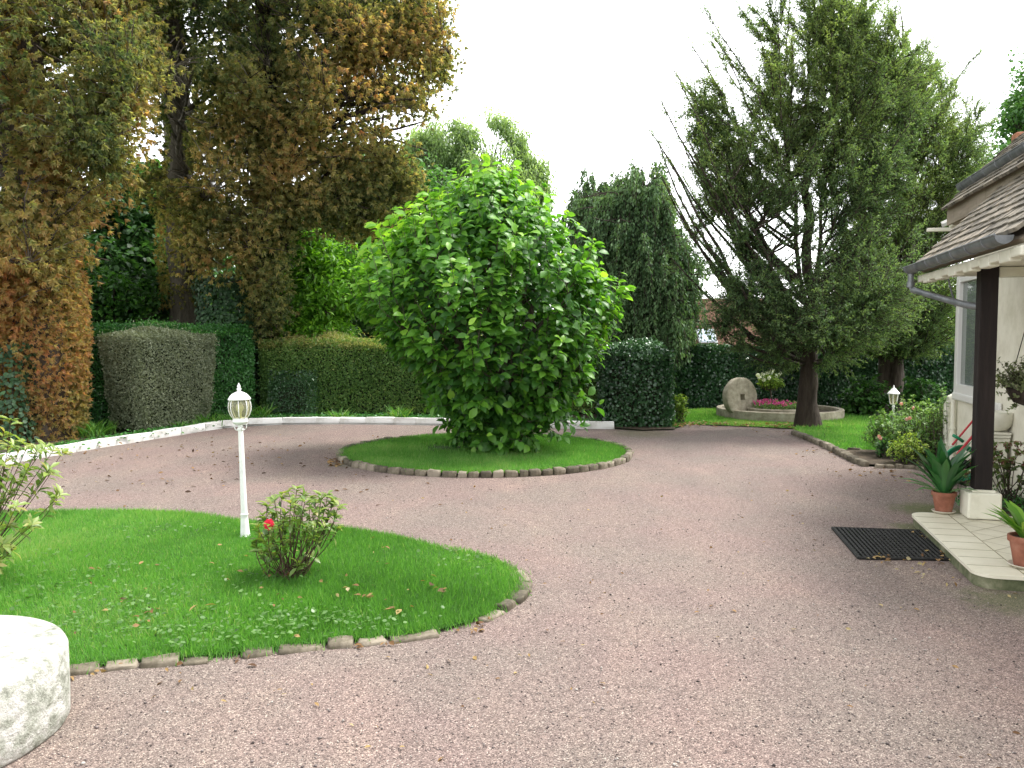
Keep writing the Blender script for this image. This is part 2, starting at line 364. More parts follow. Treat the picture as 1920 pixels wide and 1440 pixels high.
KERB_PX = [(-420, 945), (-200, 908), (0, 873), (60, 862), (130, 850), (200, 838), (300, 822), (380, 809), (440, 801), (520, 797), (620, 796), (760, 797), (900, 800), (1050, 804), (1150, 805)]
kerb_path = [G(x, y) for x, y in KERB_PX]
R_LAWN_EDGE = [(1488, 815), (1512, 824), (1545, 838), (1575, 853), (1600, 866), (1622, 875)]
drive_poly = [(-16, -8), (-16, 5.5)] + [tuple(p[:2]) for p in kerb_path] + [tuple(G(x, y)[:2]) for x, y in [(1200, 808), (1262, 806), (1290, 797), (1400, 801), (1500, 806)] + R_LAWN_EDGE + [(1735, 879)]] + [(4.9, 9.0), (7, -8)]
sheet('driveway', drive_poly, .004, M_gravel)
# planting bed behind the kerb and below the hedges
bed = [tuple(p[:2]) for p in kerb_path] + [tuple(G(1205, 809)[:2]), tuple(G(1266, 807)[:2]), (3.1, 16.2), (3.0, 24), (-20, 24), (-20, 9)]
sheet('planting_bed', bed, .03, M_soil)

# lawns
LAWN_PX = [(60, 966), (200, 963), (350, 967), (470, 985), (560, 990), (650, 997), (740, 1012), (830, 1032), (905, 1048), (950, 1068), (976, 1092), (972, 1120), (940, 1142), (890, 1168), (800, 1192),
           (700, 1203), (590, 1213), (450, 1230), (340, 1240), (250, 1245), (105, 1263), (-100, 1290), (-420, 1335), (-900, 1300), (-900, 1050), (-300, 980)]
lawn_path = [G(x, y) for x, y in LAWN_PX]
lawn_sm = smooth_path(lawn_path + lawn_path[:1], 120)[:-1]
def lawn(name, poly, z, mat): return sheet(name, poly, z, mat)
lawn('front_lawn', lawn_sm, .022, M_turf)
IC = (-.37, 11.78); IR = 1.98
isl = [(IC[0] + (IR - .06) * cos(a), IC[1] + (IR - .06) * sin(a)) for a in np.linspace(0, 2 * pi, 72, endpoint=False)]
lawn('island_lawn', isl, .05, M_turf)
rl = [tuple(G(x, y)[:2]) for x, y in R_LAWN_EDGE[:4] + [(1590, 846), (1660, 849), (1760, 850)]] + [(10.5, 13.0), (10.5, 16.9), (6.4, 16.9), (5.4, 15.9)]
lawn('side_lawn', rl, .03, M_turf)
vg = [tuple(G(x, y)[:2]) for x, y in [(1262, 804), (1290, 797), (1400, 801), (1500, 806)]] + [(5.4, 15.9), (6.4, 16.9), (8.5, 18.6), (2.8, 18.6), (2.6, 16.2)]
lawn('verge_lawn', vg, .018, M_turf)
fb = [tuple(G(x, y)[:2]) for x, y in R_LAWN_EDGE[3:] + [(1735, 879)]] + [(4.9, 9.0), (4.3, 7.2), (8, 6), (10.5, 9), (10.5, 13.0)] + [tuple(G(x, y)[:2]) for x, y in [(1760, 850), (1660, 849), (1590, 846)]]
sheet('flower_bed', fb, .034, M_soil)

# stone edging: one thing per run, each stone a part
def stone_mesh(L, W, H, seed, bev=.22):
    import bmesh
    r = random.Random(seed); bm = bmesh.new(); bmesh.ops.create_cube(bm, size=1)
    for v in bm.verts: v.co = Vector((v.co.x * L * r.uniform(.86, 1), v.co.y * W * r.uniform(.8, 1.1), v.co.z * H * r.uniform(.85, 1.1)))
    bmesh.ops.bevel(bm, geom=list(bm.edges), offset=min(L, W, H) * bev, segments=2, affect='EDGES', profile=.6)
    bmesh.ops.subdivide_edges(bm, edges=[e for e in bm.edges if e.calc_length() > .06], cuts=1, use_grid_fill=True)
    for v in bm.verts: v.co += Vector((r.gauss(0, .0035), r.gauss(0, .0035), r.gauss(0, .003)))
    me = bpy.data.meshes.new('stone'); bm.to_mesh(me); bm.free()
    a = me.attributes.new('v', 'FLOAT', 'POINT'); a.data.foreach_set('value', np.full(len(me.vertices), r.random(), np.float32))
    me.polygons.foreach_set('use_smooth', np.ones(len(me.polygons), bool))
    return me
def edging(name, label, path, step, W, H, z, mat, seed, skip=0, sink=0, part='stone', cat='stone edging'):
    root = thing(name, label, cat, (path[0][0], path[0][1], 0)); r = random.Random(seed)
    d = np.concatenate([[0], np.cumsum(np.linalg.norm(np.diff(path, axis=0), axis=1))]); s = 0; k = 0
    while s < d[-1] - step[0] * .6:
        L = r.uniform(*step); c = min(s + L / 2, d[-1]); x, y = np.interp(c, d, path[:, 0]), np.interp(c, d, path[:, 1])
        x2, y2 = np.interp(c + .05, d, path[:, 0]), np.interp(c + .05, d, path[:, 1]); x1, y1 = np.interp(c - .05, d, path[:, 0]), np.interp(c - .05, d, path[:, 1])
        s += L
        if r.random() < skip: continue
        o = link(part, stone_mesh(L * (1.12 if part == 'kerb_block' else 1) - .008, W * r.uniform(.85, 1.1), H * (r.uniform(.97, 1.03) if part == 'kerb_block' else r.uniform(.85, 1.15)), seed * 999 + k, .1 if part == 'kerb_block' else .22), mat, root)
        o.location = (x - path[0][0], y - path[0][1], z - r.uniform(0, sink)); k += 1
        o.rotation_euler = (r.gauss(0, .03), r.gauss(0, .02), math.atan2(y2 - y1, x2 - x1) + r.gauss(0, .03))
    return root
ring = np.array([(IC[0] + IR * cos(a), IC[1] + IR * sin(a)) for a in np.linspace(-pi * .5, pi * 1.5, 200)])
edging('stone_ring', 'ring of rough grey stones around the round island of grass under the big leafy bush', ring, (.12, .20), .10, .11, .022, M_stone, 3)
fe = smooth_path([G(x, y) for x, y in [(-420, 1337), (-100, 1293), (105, 1266), (250, 1249), (340, 1243), (450, 1232), (590, 1216), (700, 1206), (800, 1194), (890, 1170), (945, 1143), (974, 1118), (977, 1092), (950, 1068), (905, 1049), (830, 1032)]], 300)
edging('stone_border', 'broken line of pale flat stones along the near edge of the front lawn', fe, (.14, .30), .11, .075, .004, M_stone, 5, skip=.05, sink=.02)
re_ = smooth_path([G(x, y) for x, y in R_LAWN_EDGE], 100)
edging('stone_kerb', 'low stone kerb slanting between the gravel and the side lawn by the dark tree trunk', re_, (.16, .26), .11, .10, .03, M_stone, 7, cat='stone kerb')
re2 = smooth_path([G(x, y) for x, y in [(1640, 878), (1700, 879), (1740, 884)]], 40)
edging('bed_edging', 'few small pale stones along the front of the rose bed', re2, (.1, .16), .08, .06, .02, M_stone, 8, skip=.2)
re3 = smooth_path([G(x, y) for x, y in [(1588, 847), (1625, 849), (1665, 850), (1720, 851)]], 60)
edging('lawn_edging', 'thin stone line dividing the side lawn from the bare soil of the rose bed', re3, (.14, .22), .06, .05, .035, M_stone, 9, skip=.15)
kp = smooth_path([p + Vector((0, .06, 0)) for p in kerb_path], 400)
kroot = edging('white_kerb', 'long low whitewashed kerb curving behind the gravel in front of the hedges', kp, (.42, .62), .10, .165, .048, M_white, 11, part='kerb_block', cat='kerb')
for c in kroot.children: c.rotation_euler.x *= .2; c.rotation_euler.y *= .15
pe = smooth_path([G(x, y) for x, y in [(1150, 806), (1190, 808), (1262, 806)]], 40)

# ------------------------------------------------------------------ grass, clover, pebbles, leaves
M_grass = leafmat('grass_blades', [(.030, .09, .018), (.06, .165, .030), (.095, .25, .045), (.15, .34, .075), (.33, .38, .17)], .5, .55, .3, 1.5)
def grass(name, poly, n, h, w_, z, seed, mat=None, edge=None, mask=None):
    r = rng(seed); p = scatter(poly, n, r)
    if mask is not None: p = p[mask(p, r)]
    p3 = np.concatenate([p, np.full((len(p), 1), z)], 1)
    cl = noise(p3, 3.5, seed) * .5 + noise(p3, 11, seed + 1) * .5
    up = np.array([0, 0, 1.]) + r.normal(0, .38, (len(p), 3)) + .22 * np.stack([noise(p3, 6, seed + 5), noise(p3, 6, seed + 6), 0 * cl], -1)
    lf = Leaves(); lf.add(T_TRI, p3, up, rdir(r, len(p)), h * (1 + .35 * cl + .25 * noise(p3, 2.2, seed + 11)) * r.uniform(.5, 1.35, len(p)), w_, .58 + .14 * cl + .24 * noise(p3, 1.5, seed + 9) + .15 * noise(p3, 3.8, seed + 10) + r.normal(0, .12, len(p)) + .35 * (r.random(len(p)) < .04))
    o = lf.build(name, mat or M_grass, None, False); tag(o, kind='stuff'); return o
o = grass('grass', lawn_sm, 300000, .052, .0062, .015, 21); tag(o, 'bright green mown grass of the front lawn', 'grass')
o = grass('grass', isl, 90000, .05, .008, .045, 22, mask=lambda p, r: np.linalg.norm(p - np.array([-.9, 12.0]), axis=1) > .55 * r.uniform(.3, 1.3, len(p))); tag(o, 'short grass on the round island under the leafy bush', 'grass')
o = grass('grass', rl, 60000, .05, .011, .03, 23); tag(o, 'grass of the side lawn beside the dark tree trunk', 'grass')
o = grass('grass', vg, 45000, .05, .012, .015, 24); tag(o, 'strip of grass with fallen leaves in front of the stone planter', 'grass')
def fringe(path, n, off, z, h, seed, label):
    r = rng(seed); d = np.concatenate([[0], np.cumsum(np.linalg.norm(np.diff(path, axis=0), axis=1))]); s = r.uniform(0, d[-1], n)
    s = s[noise(np.stack([s, s * 0, s * 0], -1), 5, seed) * .6 + noise(np.stack([s, s * 0, s * 0], -1), 14, seed + 1) * .5 > r.uniform(-.9, .5, n)]; n = len(s)
    x, y = np.interp(s, d, path[:, 0]), np.interp(s, d, path[:, 1]); tx, ty = np.interp(s + .03, d, path[:, 0]) - x, np.interp(s + .03, d, path[:, 1]) - y
    t = nrm(np.stack([tx, ty, 0 * tx], -1)); o = np.stack([t[:, 1], -t[:, 0], 0 * tx], -1) * off; p = np.stack([x, y, np.full(n, z)], -1) + o * r.normal(.01, .035, n)[:, None]
    lf = Leaves(); lf.add(T_TRI, p, UPV + o * r.uniform(.0, 1.1, n)[:, None] + r.normal(0, .3, (n, 3)), rdir(r, n), h * r.uniform(.5, 1.3, n), .006, .52 + r.normal(0, .18, n)); o_ = lf.build('grass', M_grass, None, False); tag(o_, label, 'grass', kind='stuff')
UPV = np.array([0, 0, 1.])
fringe(np.array(list(lawn_sm) + [lawn_sm[0]]), 22000, 1, .01, .055, 26, 'longer blades of grass spilling over the edge of the front lawn')
fringe(np.array(isl + isl[:1]), 9000, 1, .05, .05, 27, 'longer blades of grass along the stone ring')
# clover and round-leaved weeds
M_clover = leafmat('clover', [(.05, .12, .025), (.09, .19, .045), (.16, .28, .09)], .3, .4, .5)
r = rng(31); cp = []
cc = [G(x, y) for x, y in [(440, 1195), (500, 1205), (545, 1175), (560, 1180), (380, 1215), (250, 1130), (170, 1150), (330, 1130), (480, 1090), (90, 1120), (120, 1090), (230, 1080), (330, 1215), (190, 1180), (60, 1060), (620, 1190), (700, 1180), (500, 1170), (280, 1190), (330, 1000), (880, 1060), (150, 1200), (250, 1160)]]
for i, c in enumerate(cc): k = 55 if i > 5 else 45; cp.append(np.array([[c.x, c.y]]) + r.normal(0, 1, (k, 2)) * np.array([.22, .13]))
cp = np.concatenate(cp); cp = cp[inpoly(cp, lawn_sm)]; n = len(cp); c3 = np.concatenate([cp, r.uniform(.045, .075, (n, 1))], 1)
lf = Leaves(); dd = np.concatenate([r.normal(0, 1, (n, 2)), r.normal(0, .25, (n, 1))], 1)
lf.add(T_HEX, c3, dd, np.array([0, 0, 1.]) + r.normal(0, .25, (n, 3)), r.uniform(.014, .034, n), r.uniform(.014, .034, n), r.normal(.5, .25, n))
tag(lf.build('clover', M_clover, None, False), 'clover and round-leaved weeds in the front lawn', 'clover', kind='stuff')
# loose stones of the gravel
M_peb = leafmat('pebbles', [(.04, .032, .03), (.11, .09, .085), (.2, .165, .155), (.42, .39, .35)], 0, .8, .3)
r = rng(41); n = 30000; yy = 2.7 + 9.5 * r.random(n) ** 1.5; xx = (r.uniform(-1, 1, n)) * (yy * .64 + .3); pp = np.stack([xx, yy], -1)
pp = pp[inpoly(pp, drive_poly) & ~inpoly(pp, lawn_sm) & (np.linalg.norm(pp - np.array(IC), axis=1) > IR + .1)]; n = len(pp)
oc = np.array([[1, 0, 0], [0, 1, 0], [-1, 0, 0], [0, -1, 0], [0, 0, .7], [0, 0, -.7]], float); of = np.array([[0, 1, 4], [1, 2, 4], [2, 3, 4], [3, 0, 4], [1, 0, 5], [2, 1, 5], [3, 2, 5], [0, 3, 5]])
sz = np.minimum(.0022 * np.exp(r.normal(.25, .45, n)), .010)
V = oc[None] * r.uniform(.6, 1.35, (n, 6, 1)); a = r.uniform(0, 6.28, n); ca, sa = np.cos(a)[:, None], np.sin(a)[:, None]
V = np.stack([V[..., 0] * ca - V[..., 1] * sa, V[..., 0] * sa + V[..., 1] * ca, V[..., 2]], -1) * sz[:, None, None] + np.concatenate([pp, (.004 + sz * .4)[:, None]], 1)[:, None]
me = npmesh('gravel_stones', V.reshape(-1, 3), [(of[None] + (np.arange(n) * 6)[:, None, None]).reshape(-1, 3)], np.repeat(np.clip(r.normal(.5, .28, n), 0, 1), 6))
tag(link('gravel_stones', me, M_peb), 'loose small stones lying on the pinkish gravel drive', 'gravel', kind='stuff')
# fallen leaves
M_dead = leafmat('dead_leaves', [(.045, .022, .012), (.12, .06, .025), (.25, .145, .06), (.34, .25, .10), (.38, .32, .18)], .2, .7, .3)
r = rng(51); L = Leaves()
def litter(pts, sp, n, s0, s1, z, vm):
    c = np.array([G(x, y)[:2] for x, y in pts]); k = r.integers(0, len(c), n); p = c[k] + r.normal(0, 1, (n, 2)) * sp
    d = np.concatenate([r.normal(0, 1, (n, 2)), r.normal(0, .15, (n, 1))], 1); s = r.uniform(s0, s1, n)
    L.add(T_LA, np.concatenate([p, np.full((n, 1), z) + r.uniform(0, .01, (n, 1))], 1), d, np.array([0, 0, 1.]) + r.normal(0, .5, (n, 3)), s, s * r.uniform(.3, .6, n), r.normal(vm, .2, n))
litter([(182, 1082), (210, 1168), (290, 1165), (660, 1118), (672, 1132), (816, 1122), (150, 1060), (270, 1113), (105, 1210), (735, 1160), (715, 1040), (380, 1158)], .03, 26, .04, .075, .06, .6)
litter([(300, 1060), (600, 1130), (800, 1100), (450, 1100), (200, 1200), (700, 1060)], .4, 60, .02, .05, .06, .5)
litter([(1655, 1052), (1685, 1053), (1640, 1051), (1720, 1056), (1770, 1057), (1800, 1058), (1780, 1040), (1735, 1010), (1800, 1052)], .06, 46, .03, .07, .022, .6)
litter([(1780, 1066), (1773, 1092), (1732, 1086), (1880, 1112), (1690, 1075), (1840, 1090), (1650, 1140)], .1, 22, .02, .05, .008, .8)
litter([(640, 868), (635, 872), (630, 865)], .09, 50, .04, .09, .01, .35)
litter([(250, 870), (350, 850), (500, 830), (200, 900), (420, 880), (560, 860), (150, 880), (650, 930)], .9, 240, .02, .07, .008, .25)
litter([(1200, 1000), (1300, 1150), (1500, 1300), (900, 1300), (600, 1350), (1700, 1300), (1100, 1200), (1500, 950), (800, 950), (300, 1330)], .7, 170, .012, .04, .008, .5)
litter([(1300, 797), (1350, 799), (1400, 800), (1450, 801), (1490, 803), (1270, 800)], .17, 280, .04, .09, .045, .58)
litter([(1505, 815), (1560, 850), (1700, 870), (1620, 880), (1680, 895)], .3, 130, .03, .07, .01, .35)
litter([(130, 845), (200, 830), (100, 840), (60, 850)], .25, 120, .04, .08, .04, .4)
litter([(105, 1258), (140, 1262), (170, 1258), (330, 1262), (470, 1230), (690, 1215), (900, 1175), (750, 1198)], .06, 60, .02, .06, .012, .35)
tag(L.build('fallen_leaves', M_dead, None, False), 'brown and yellow leaves scattered over the gravel and lawns', 'fallen leaves', kind='stuff')

# ------------------------------------------------------------------ trees and shrubs
M_bark = noisemat('bark', [(.035, .027, .02), (.08, .062, .048), (.15, .125, .10)], 9, .95, .9, 22, stretch=(1, 1, .25), dist=.03)
M_barkd = noisemat('dark_bark', [(.018, .013, .01), (.045, .033, .026), (.10, .08, .065)], 8, .95, .9, 20, stretch=(1, 1, .2), dist=.03)
M_barkg = noisemat('grey_bark', [(.05, .045, .035), (.12, .105, .08), (.2, .18, .14)], 8, .95, .9, 20, stretch=(1, 1, .2), dist=.03)
UP = np.array([0, 0, 1.])
def tree(name, label, cat='tree', group=None, loc=(0, 0, 0)): return thing(name, label, cat, loc, 0, group)
def out_from(p, c): d = p - np.array([c[0], c[1], 0]); d[:, 2] = 0; return nrm(d)

# --- the round-headed broadleaf bush on the island
def broadleaf():
    r = rng(61); root = tree('broadleaf_bush', 'big rounded bush of large bright green leaves on the round grass island', 'large bush', loc=(-.33, 11.9, 0))
    W = Wood(); c = np.array([-.33, 11.9])
    stems = []
    for i in range(7):
        a = i * .9 + r.uniform(-.3, .3); s = r.uniform(.1, .28); e = r.uniform(.5, .9)
        p0 = np.array([c[0] + s * .5 * cos(a), c[1] + s * .5 * sin(a), 0]); p2 = np.array([c[0] + e * cos(a), c[1] + e * sin(a), r.uniform(1.7, 2.6)])
        W.trunk([p0, (p0 + p2) / 2 - np.array([.1 * cos(a), .1 * sin(a), -.1]), p2], [.075, .055, .03], S=8, K=9, flare=1.2, seed=i, wob=.015, nod=(.15, 1))
    W.trunk([(c[0], c[1], 0), (c[0] + .1, c[1], 1.4), (c[0], c[1], 3.1)], [.09, .06, .025], S=8, K=9, flare=1.3, seed=9, nod=(.2, 1))
    # envelope: radius by height (read as half widths of the crown), irregular
    zs = np.array([.1, .3, .55, .8, 1.1, 1.6, 2.15, 2.48, 2.72, 2.98, 3.25, 3.48, 3.65]); rs = np.array([.22, .34, .60, .92, 1.30, 1.66, 1.74, 1.58, 1.38, 1.08, .74, .42, .12])
    def env(n, lo, hi, zlo=.15, zhi=3.62):
        a = r.uniform(0, 2 * pi, n); z = zlo + (zhi - zlo) * r.random(n); R = np.interp(z, zs, rs)
        d = np.stack([np.cos(a), np.sin(a), z * .7], -1); R = R * (1 + .17 * noise(d * 2.2, 1.9, 3) + .05 * r.normal(size=n)) * np.sqrt(r.uniform(lo, hi, n))
        x = c[0] + R * np.cos(a); sh = np.where((z < 1.3), .12, 0.0)
        return np.stack([x + sh + .06 * np.sin(z * 2), c[1] + R * np.sin(a), z], -1)
    W.grow(env(46, .3, .6, .6, 3.6), 1, rise=.9, bow=-.05, rmax=.035, rend=.009, S=6)
    W.grow(env(170, .45, .85, .5, 3.8), 2, rise=.8, bow=.02, rmax=.016, rend=.006, S=5)
    tips = env(640, .62, 1.02, .25, 3.64)
    # a loose skirt of shoots round the foot, and one long low branch to the right
    k = 30; a = r.uniform(0, 6.28, k); rr = r.uniform(.1, .5, k); foot = np.stack([c[0] + .1 + rr * np.cos(a), c[1] - .1 + rr * np.sin(a), r.uniform(.1, .5, k)], -1)
    low = np.array([[c[0] + .75, c[1] - .4, .42], [c[0] + 1.0, c[1] - .5, .50], [c[0] + 1.15, c[1] - .3, .56]])
    C0 = W.grow(np.concatenate([tips, foot, low]), 3, rise=.9, bow=.12, rmax=.012, rend=.004, S=4)
    # upright shoots at the surface: each carries a row of alternate leaves
    base = C0[:, -1]; m = len(base); o = out_from(base, c); h = (base[:, 2] - .2) / 4
    Ls = r.uniform(.16, .42, m) * (1 + .3 * (h > .6) * r.random(m)); dirs = nrm(UP * (.7 + .5 * h[:, None]) + o * (.45 - .3 * h[:, None]) + r.normal(0, .16, (m, 3)))
    lowm = base[:, 2] < .9; dirs[lowm] = nrm(o[lowm] * .8 + UP * -.05 + r.normal(0, .3, (lowm.sum(), 3)))
    q = np.linspace(0, 1, 5)[None, :, None]; SH = base[:, None] + dirs[:, None] * q * Ls[:, None, None] + r.normal(0, .008, (m, 5, 3)) * q
    W.curves(SH, np.linspace(.0045, .002, 5)[None].repeat(m, 0), 4, False)
    W.build('trunk', M_bark, root)
    lf = Leaves()
    def put(p, tg, t, idx, s0, s1, vb, odd=0):
        n = len(p); a = idx * 2.1 + t * 14.0; b = nrm(np.cross(tg, rdir(r, n))); b2 = np.cross(tg, b)
        side = b * np.cos(a)[:, None] + b2 * np.sin(a)[:, None]; oo = out_from(p, c)
        d = nrm(side + oo * .5 + tg * .25 + UP * r.uniform(-.75, .25, n)[:, None]); s = r.uniform(s0, s1, n)
        up = nrm(UP * .9 + oo * .75 + r.normal(0, .35, (n, 3)))
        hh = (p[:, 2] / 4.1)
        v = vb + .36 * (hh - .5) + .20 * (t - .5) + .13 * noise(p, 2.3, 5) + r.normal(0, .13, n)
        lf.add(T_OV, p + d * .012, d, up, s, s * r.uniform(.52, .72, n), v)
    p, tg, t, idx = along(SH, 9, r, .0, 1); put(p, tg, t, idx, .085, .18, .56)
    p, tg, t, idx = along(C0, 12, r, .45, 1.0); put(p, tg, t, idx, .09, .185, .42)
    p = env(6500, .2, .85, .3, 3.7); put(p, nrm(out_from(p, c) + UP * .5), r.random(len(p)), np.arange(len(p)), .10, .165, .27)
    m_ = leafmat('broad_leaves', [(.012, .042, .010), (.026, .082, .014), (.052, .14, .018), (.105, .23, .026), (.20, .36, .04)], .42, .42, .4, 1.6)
    lf.build('crown', m_, root)
broadleaf()

# --- generic foliage trees
PAL_ = {}
def leafclumps(lf, cen, r, per, rad, tpl, s0, s1, asp, vb, vsp, droop=.3, flat=.6, vn=1.0, vseed=0):
    n = len(cen) * per; idx = np.repeat(np.arange(len(cen)), per)
    off = rdir(r, n) * (rad * r.uniform(.1, 1, n) ** .6)[:, None] * np.array([1, 1, flat]); p = cen[idx] + off
    d = nrm(off / rad + rdir(r, n) * .7 + UP * (-droop)); s = r.uniform(s0, s1, n)
    up = nrm(UP + rdir(r, n) * .7)
    cv = r.normal(0, .10, len(cen))[idx]
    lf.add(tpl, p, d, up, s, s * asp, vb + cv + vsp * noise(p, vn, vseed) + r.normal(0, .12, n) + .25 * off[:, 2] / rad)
def simple_tree(name, label, base, h, ells, nbr, ntw, per, leaf, mat, bark, seed, tr=.2, rad=.3, cut=None, cutf=.8, droop=.3, flat=.6, tpl=T_RH, rise=.6, cat='tree', shell=.55, vb=.5, group=None, trunk_top=None, asp=.6, vsp=.15, bow=.1, lean=(0, 0), vn=1.0):
    r = rng(seed); root = tree(name, label, cat, group, tuple(base)); W = Wood(); b = np.array(base, float)
    W.trunk([b, b + np.array([lean[0] * .4, lean[1] * .4, h * .5]), b + np.array([lean[0], lean[1], h])], [tr, tr * .7, tr * .15], K=14, seed=seed, nod=(.08, .97))
    W.grow(samp(ells, nbr, r, .35), seed + 1, rise=rise, bow=bow, rmax=tr * .4, rend=.015, kr=.02)
    tw = samp(ells, ntw, r, shell, cut, cutf, seed)
    C = W.grow(tw, seed + 2, rise=rise * .7, bow=bow, rmax=.025, rend=.005, S=4, K=5)
    W.build('trunk', bark, root)
    lf = Leaves(); p, tg, t, idx = along(C, 2, r, .55, 1.02)
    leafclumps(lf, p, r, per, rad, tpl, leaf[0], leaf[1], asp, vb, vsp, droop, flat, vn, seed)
    lf.build('crown', mat, root); return root

# --- horse chestnuts: drooping fans of brown and olive leaflets
M_chest = leafmat('chestnut_leaves', [(.036, .058, .026), (.088, .110, .042), (.175, .168, .066), (.25, .185, .078), (.285, .155, .075), (.285, .115, .06)], .5, .6, .3, 1.6)
M_ivy = leafmat('ivy_leaves', [(.01, .028, .012), (.018, .048, .018), (.035, .08, .03), (.075, .13, .06)], .12, .5, .35)
def fans(lf, p, ax, r, s0, s1, v, k=6, droop=.45, asp=.27):
    n = len(p); ax = nrm(ax); b = nrm(np.cross(ax, rdir(r, n))); b2 = np.cross(ax, b); s = r.uniform(s0, s1, n)
    for i in range(k):
        a = 2 * pi * i / k + r.uniform(-.3, .3, n); sd = b * np.cos(a)[:, None] + b2 * np.sin(a)[:, None]
        d = nrm(sd * r.uniform(.4, .9, n)[:, None] + ax * .75 - UP * droop)
        lf.add(T_RH, p, d, ax + rdir(r, n) * .4, s * r.uniform(.7, 1.1, n), s * asp * r.uniform(.7, 1.2, n), v + r.normal(0, .07, n))
def chestnut(label, base, h, tr, ells, nbr, ntw, per, col, seed, vfun, bark, lean=(0, 0), cut=-.55, size=(.07, .135), k=7, shell=.55, gap=None):
    r = rng(seed); root = tree('horse_chestnut', label, loc=tuple(base), group='browning horse chestnut trees'); b = np.array(base, float); W = Wood()
    W.trunk([b, b + np.array([lean[0] * .5, lean[1] * .5, h * .5]), b + np.array([lean[0], lean[1], h])], [tr, tr * .8, tr * .25], S=14, K=18, seed=seed, nod=(.15, .97), wob=.05, flare=1.15)
    W.grow(samp(ells, nbr, r, .3), seed + 1, rise=.1, bow=-.12, rmax=tr * .2, rend=.012, kr=.013, S=6)
    C = W.grow(samp(ells, ntw, r, shell, cut, .9, seed), seed + 2, rise=-.1, bow=-.12, rmax=.03, rend=.006, S=4, K=6)
    W.build('trunk', bark, root); lf = Leaves()
    p, tg, t, idx = along(C, per, r, .35, 1.02); p = p + r.normal(0, .14, p.shape)
    if gap is not None: p, tg = p[~gap(p)], tg[~gap(p)]
    fans(lf, p, tg * .5 + out_from(p, b) * .6 - UP * .5 + rdir(r, len(p)) * .35, r, size[0], size[1], vfun(p, r), k)
    if col:  # shoots on the trunk make a leafy column
        (z0, z1, R0, R1, nn) = col; z = r.uniform(z0, z1, nn); a = r.uniform(0, 6.28, nn); f = (z - z0) / (z1 - z0)
        R = (R0 * (1 - f) + R1 * f) * (.75 + .3 * r.random(nn) + .18 * noise(np.stack([np.cos(a), np.sin(a), z * 1.3], -1), 2.4, seed))
        zc = b[2] + z; cx = b[0] + lean[0] * z / h; cy = b[1] + lean[1] * z / h
        q = np.stack([cx + R * np.cos(a), cy + R * np.sin(a), zc], -1); fans(lf, q, out_from(q, b) * .6 + UP * r.uniform(-.5, .5, nn)[:, None] + rdir(r, nn) * .5, r, size[0] * .65, size[1] * .7, vfun(q, r, True), k - 1, .3)
    lf.build('crown', M_chest, root); return root
def ivy_on(label, cx, cy, z0, z1, R, n, seed, arc=(0, 6.28), size=(.05, .09), stems=10, mat=None, taper=.7):
    r = rng(seed); root = thing('ivy', label, 'ivy', (cx, cy, 0)); W = MB()
    for i in range(stems):
        a = r.uniform(*arc); q = [(cx + R * .55 * cos(a + .25 * sin(s * 3 + i)), cy + R * .55 * sin(a + .25 * sin(s * 3 + i)), z0 + (z1 - z0) * s) for s in np.linspace(0, r.uniform(.7, 1), 8)]
        W.tube(q, [.014 * (1 - .1 * j) for j in range(8)], 5)
    W.build('stem', M_barkd, root, True, True)
    a = r.uniform(*arc, n); z = z0 + (z1 - z0) * r.random(n) ** 1.1; f = (z - z0) / (z1 - z0)
    RR = R * (1 - (1 - taper) * f) * (.8 + .25 * r.random(n) + .22 * noise(np.stack([np.cos(a), np.sin(a), z], -1), 3, seed))
    p = np.stack([cx + RR * np.cos(a), cy + RR * np.sin(a), z], -1); o = out_from(p, (cx, cy)); s = r.uniform(*size, n)
    lf = Leaves(); lf.add(T_LA, p, nrm(-UP * .9 + o * .5 + rdir(r, n) * .6), o + UP * .3 + rdir(r, n) * .4, s, s * .9, .45 + .2 * noise(p, 3, seed) + r.normal(0, .15, n))
    lf.build('leaves', mat or M_ivy, root)
def hollow(cx, cy, z0, z1, w_):
    # an opening in the crown in front of a trunk
    def f(p):
        wz = w_ * (1 + .5 * np.sin(p[:, 2] * 3.1 + 1)); tx = cx * p[:, 1] / cy
        return (np.abs(p[:, 0] - tx) < wz * p[:, 1] / cy) & (p[:, 1] < cy) & (p[:, 2] * cy / p[:, 1] - 1.65 * (cy / p[:, 1] - 1) > z0) & (p[:, 2] * cy / p[:, 1] - 1.65 * (cy / p[:, 1] - 1) < z1) & (noise(p, 2.2, 77) > -.45)
    return f
def vA(p, r, col=False):
    # rusty at the foot and at the branch ends, olive above
    return .50 + .30 * noise(p, 1.1, 71) + .16 * noise(p, 3.5, 72) + (.12 if col else 0) - .035 * (p[:, 2] - 3) + r.normal(0, .09, len(p))
bA = P(72, 700, 13.3); bA.z = 0
eA = [ell(-60, 300, 13.0, 270, 250, 2.2), ell(120, 120, 13.0, 190, 190, 2.0), ell(60, 420, 12.8, 125, 170, 1.2), ell(190, 250, 12.6, 90, 120, 1.0), ell(-60, -150, 13.4, 330, 260, 2.6), ell(180, -60, 13.6, 150, 130, 1.8), ell(20, 560, 13.0, 110, 120, 1.0)]
chestnut('brown-leaved horse chestnut at the far left with foliage hanging down to the kerb', bA, 10.5, .42, eA, 60, 2100, 14, (0.0, 3.6, .60, .80, 8500), 71, vA, M_bark, lean=(-.3, .2), cut=-.8)
pI = P(18, 760, 12.8); ivy_on('grey-green ivy around the foot of the far left horse chestnut', pI.x, pI.y, 0.0, 1.55, .42, 1500, 171)
def vB(p, r, col=False): return .40 + .24 * noise(p, 1.0, 81) + .16 * noise(p, 3.2, 82) + (.18 if col else 0) + .03 * (p[:, 0] + 4) - .02 * (p[:, 2] - 4) + r.normal(0, .09, len(p))
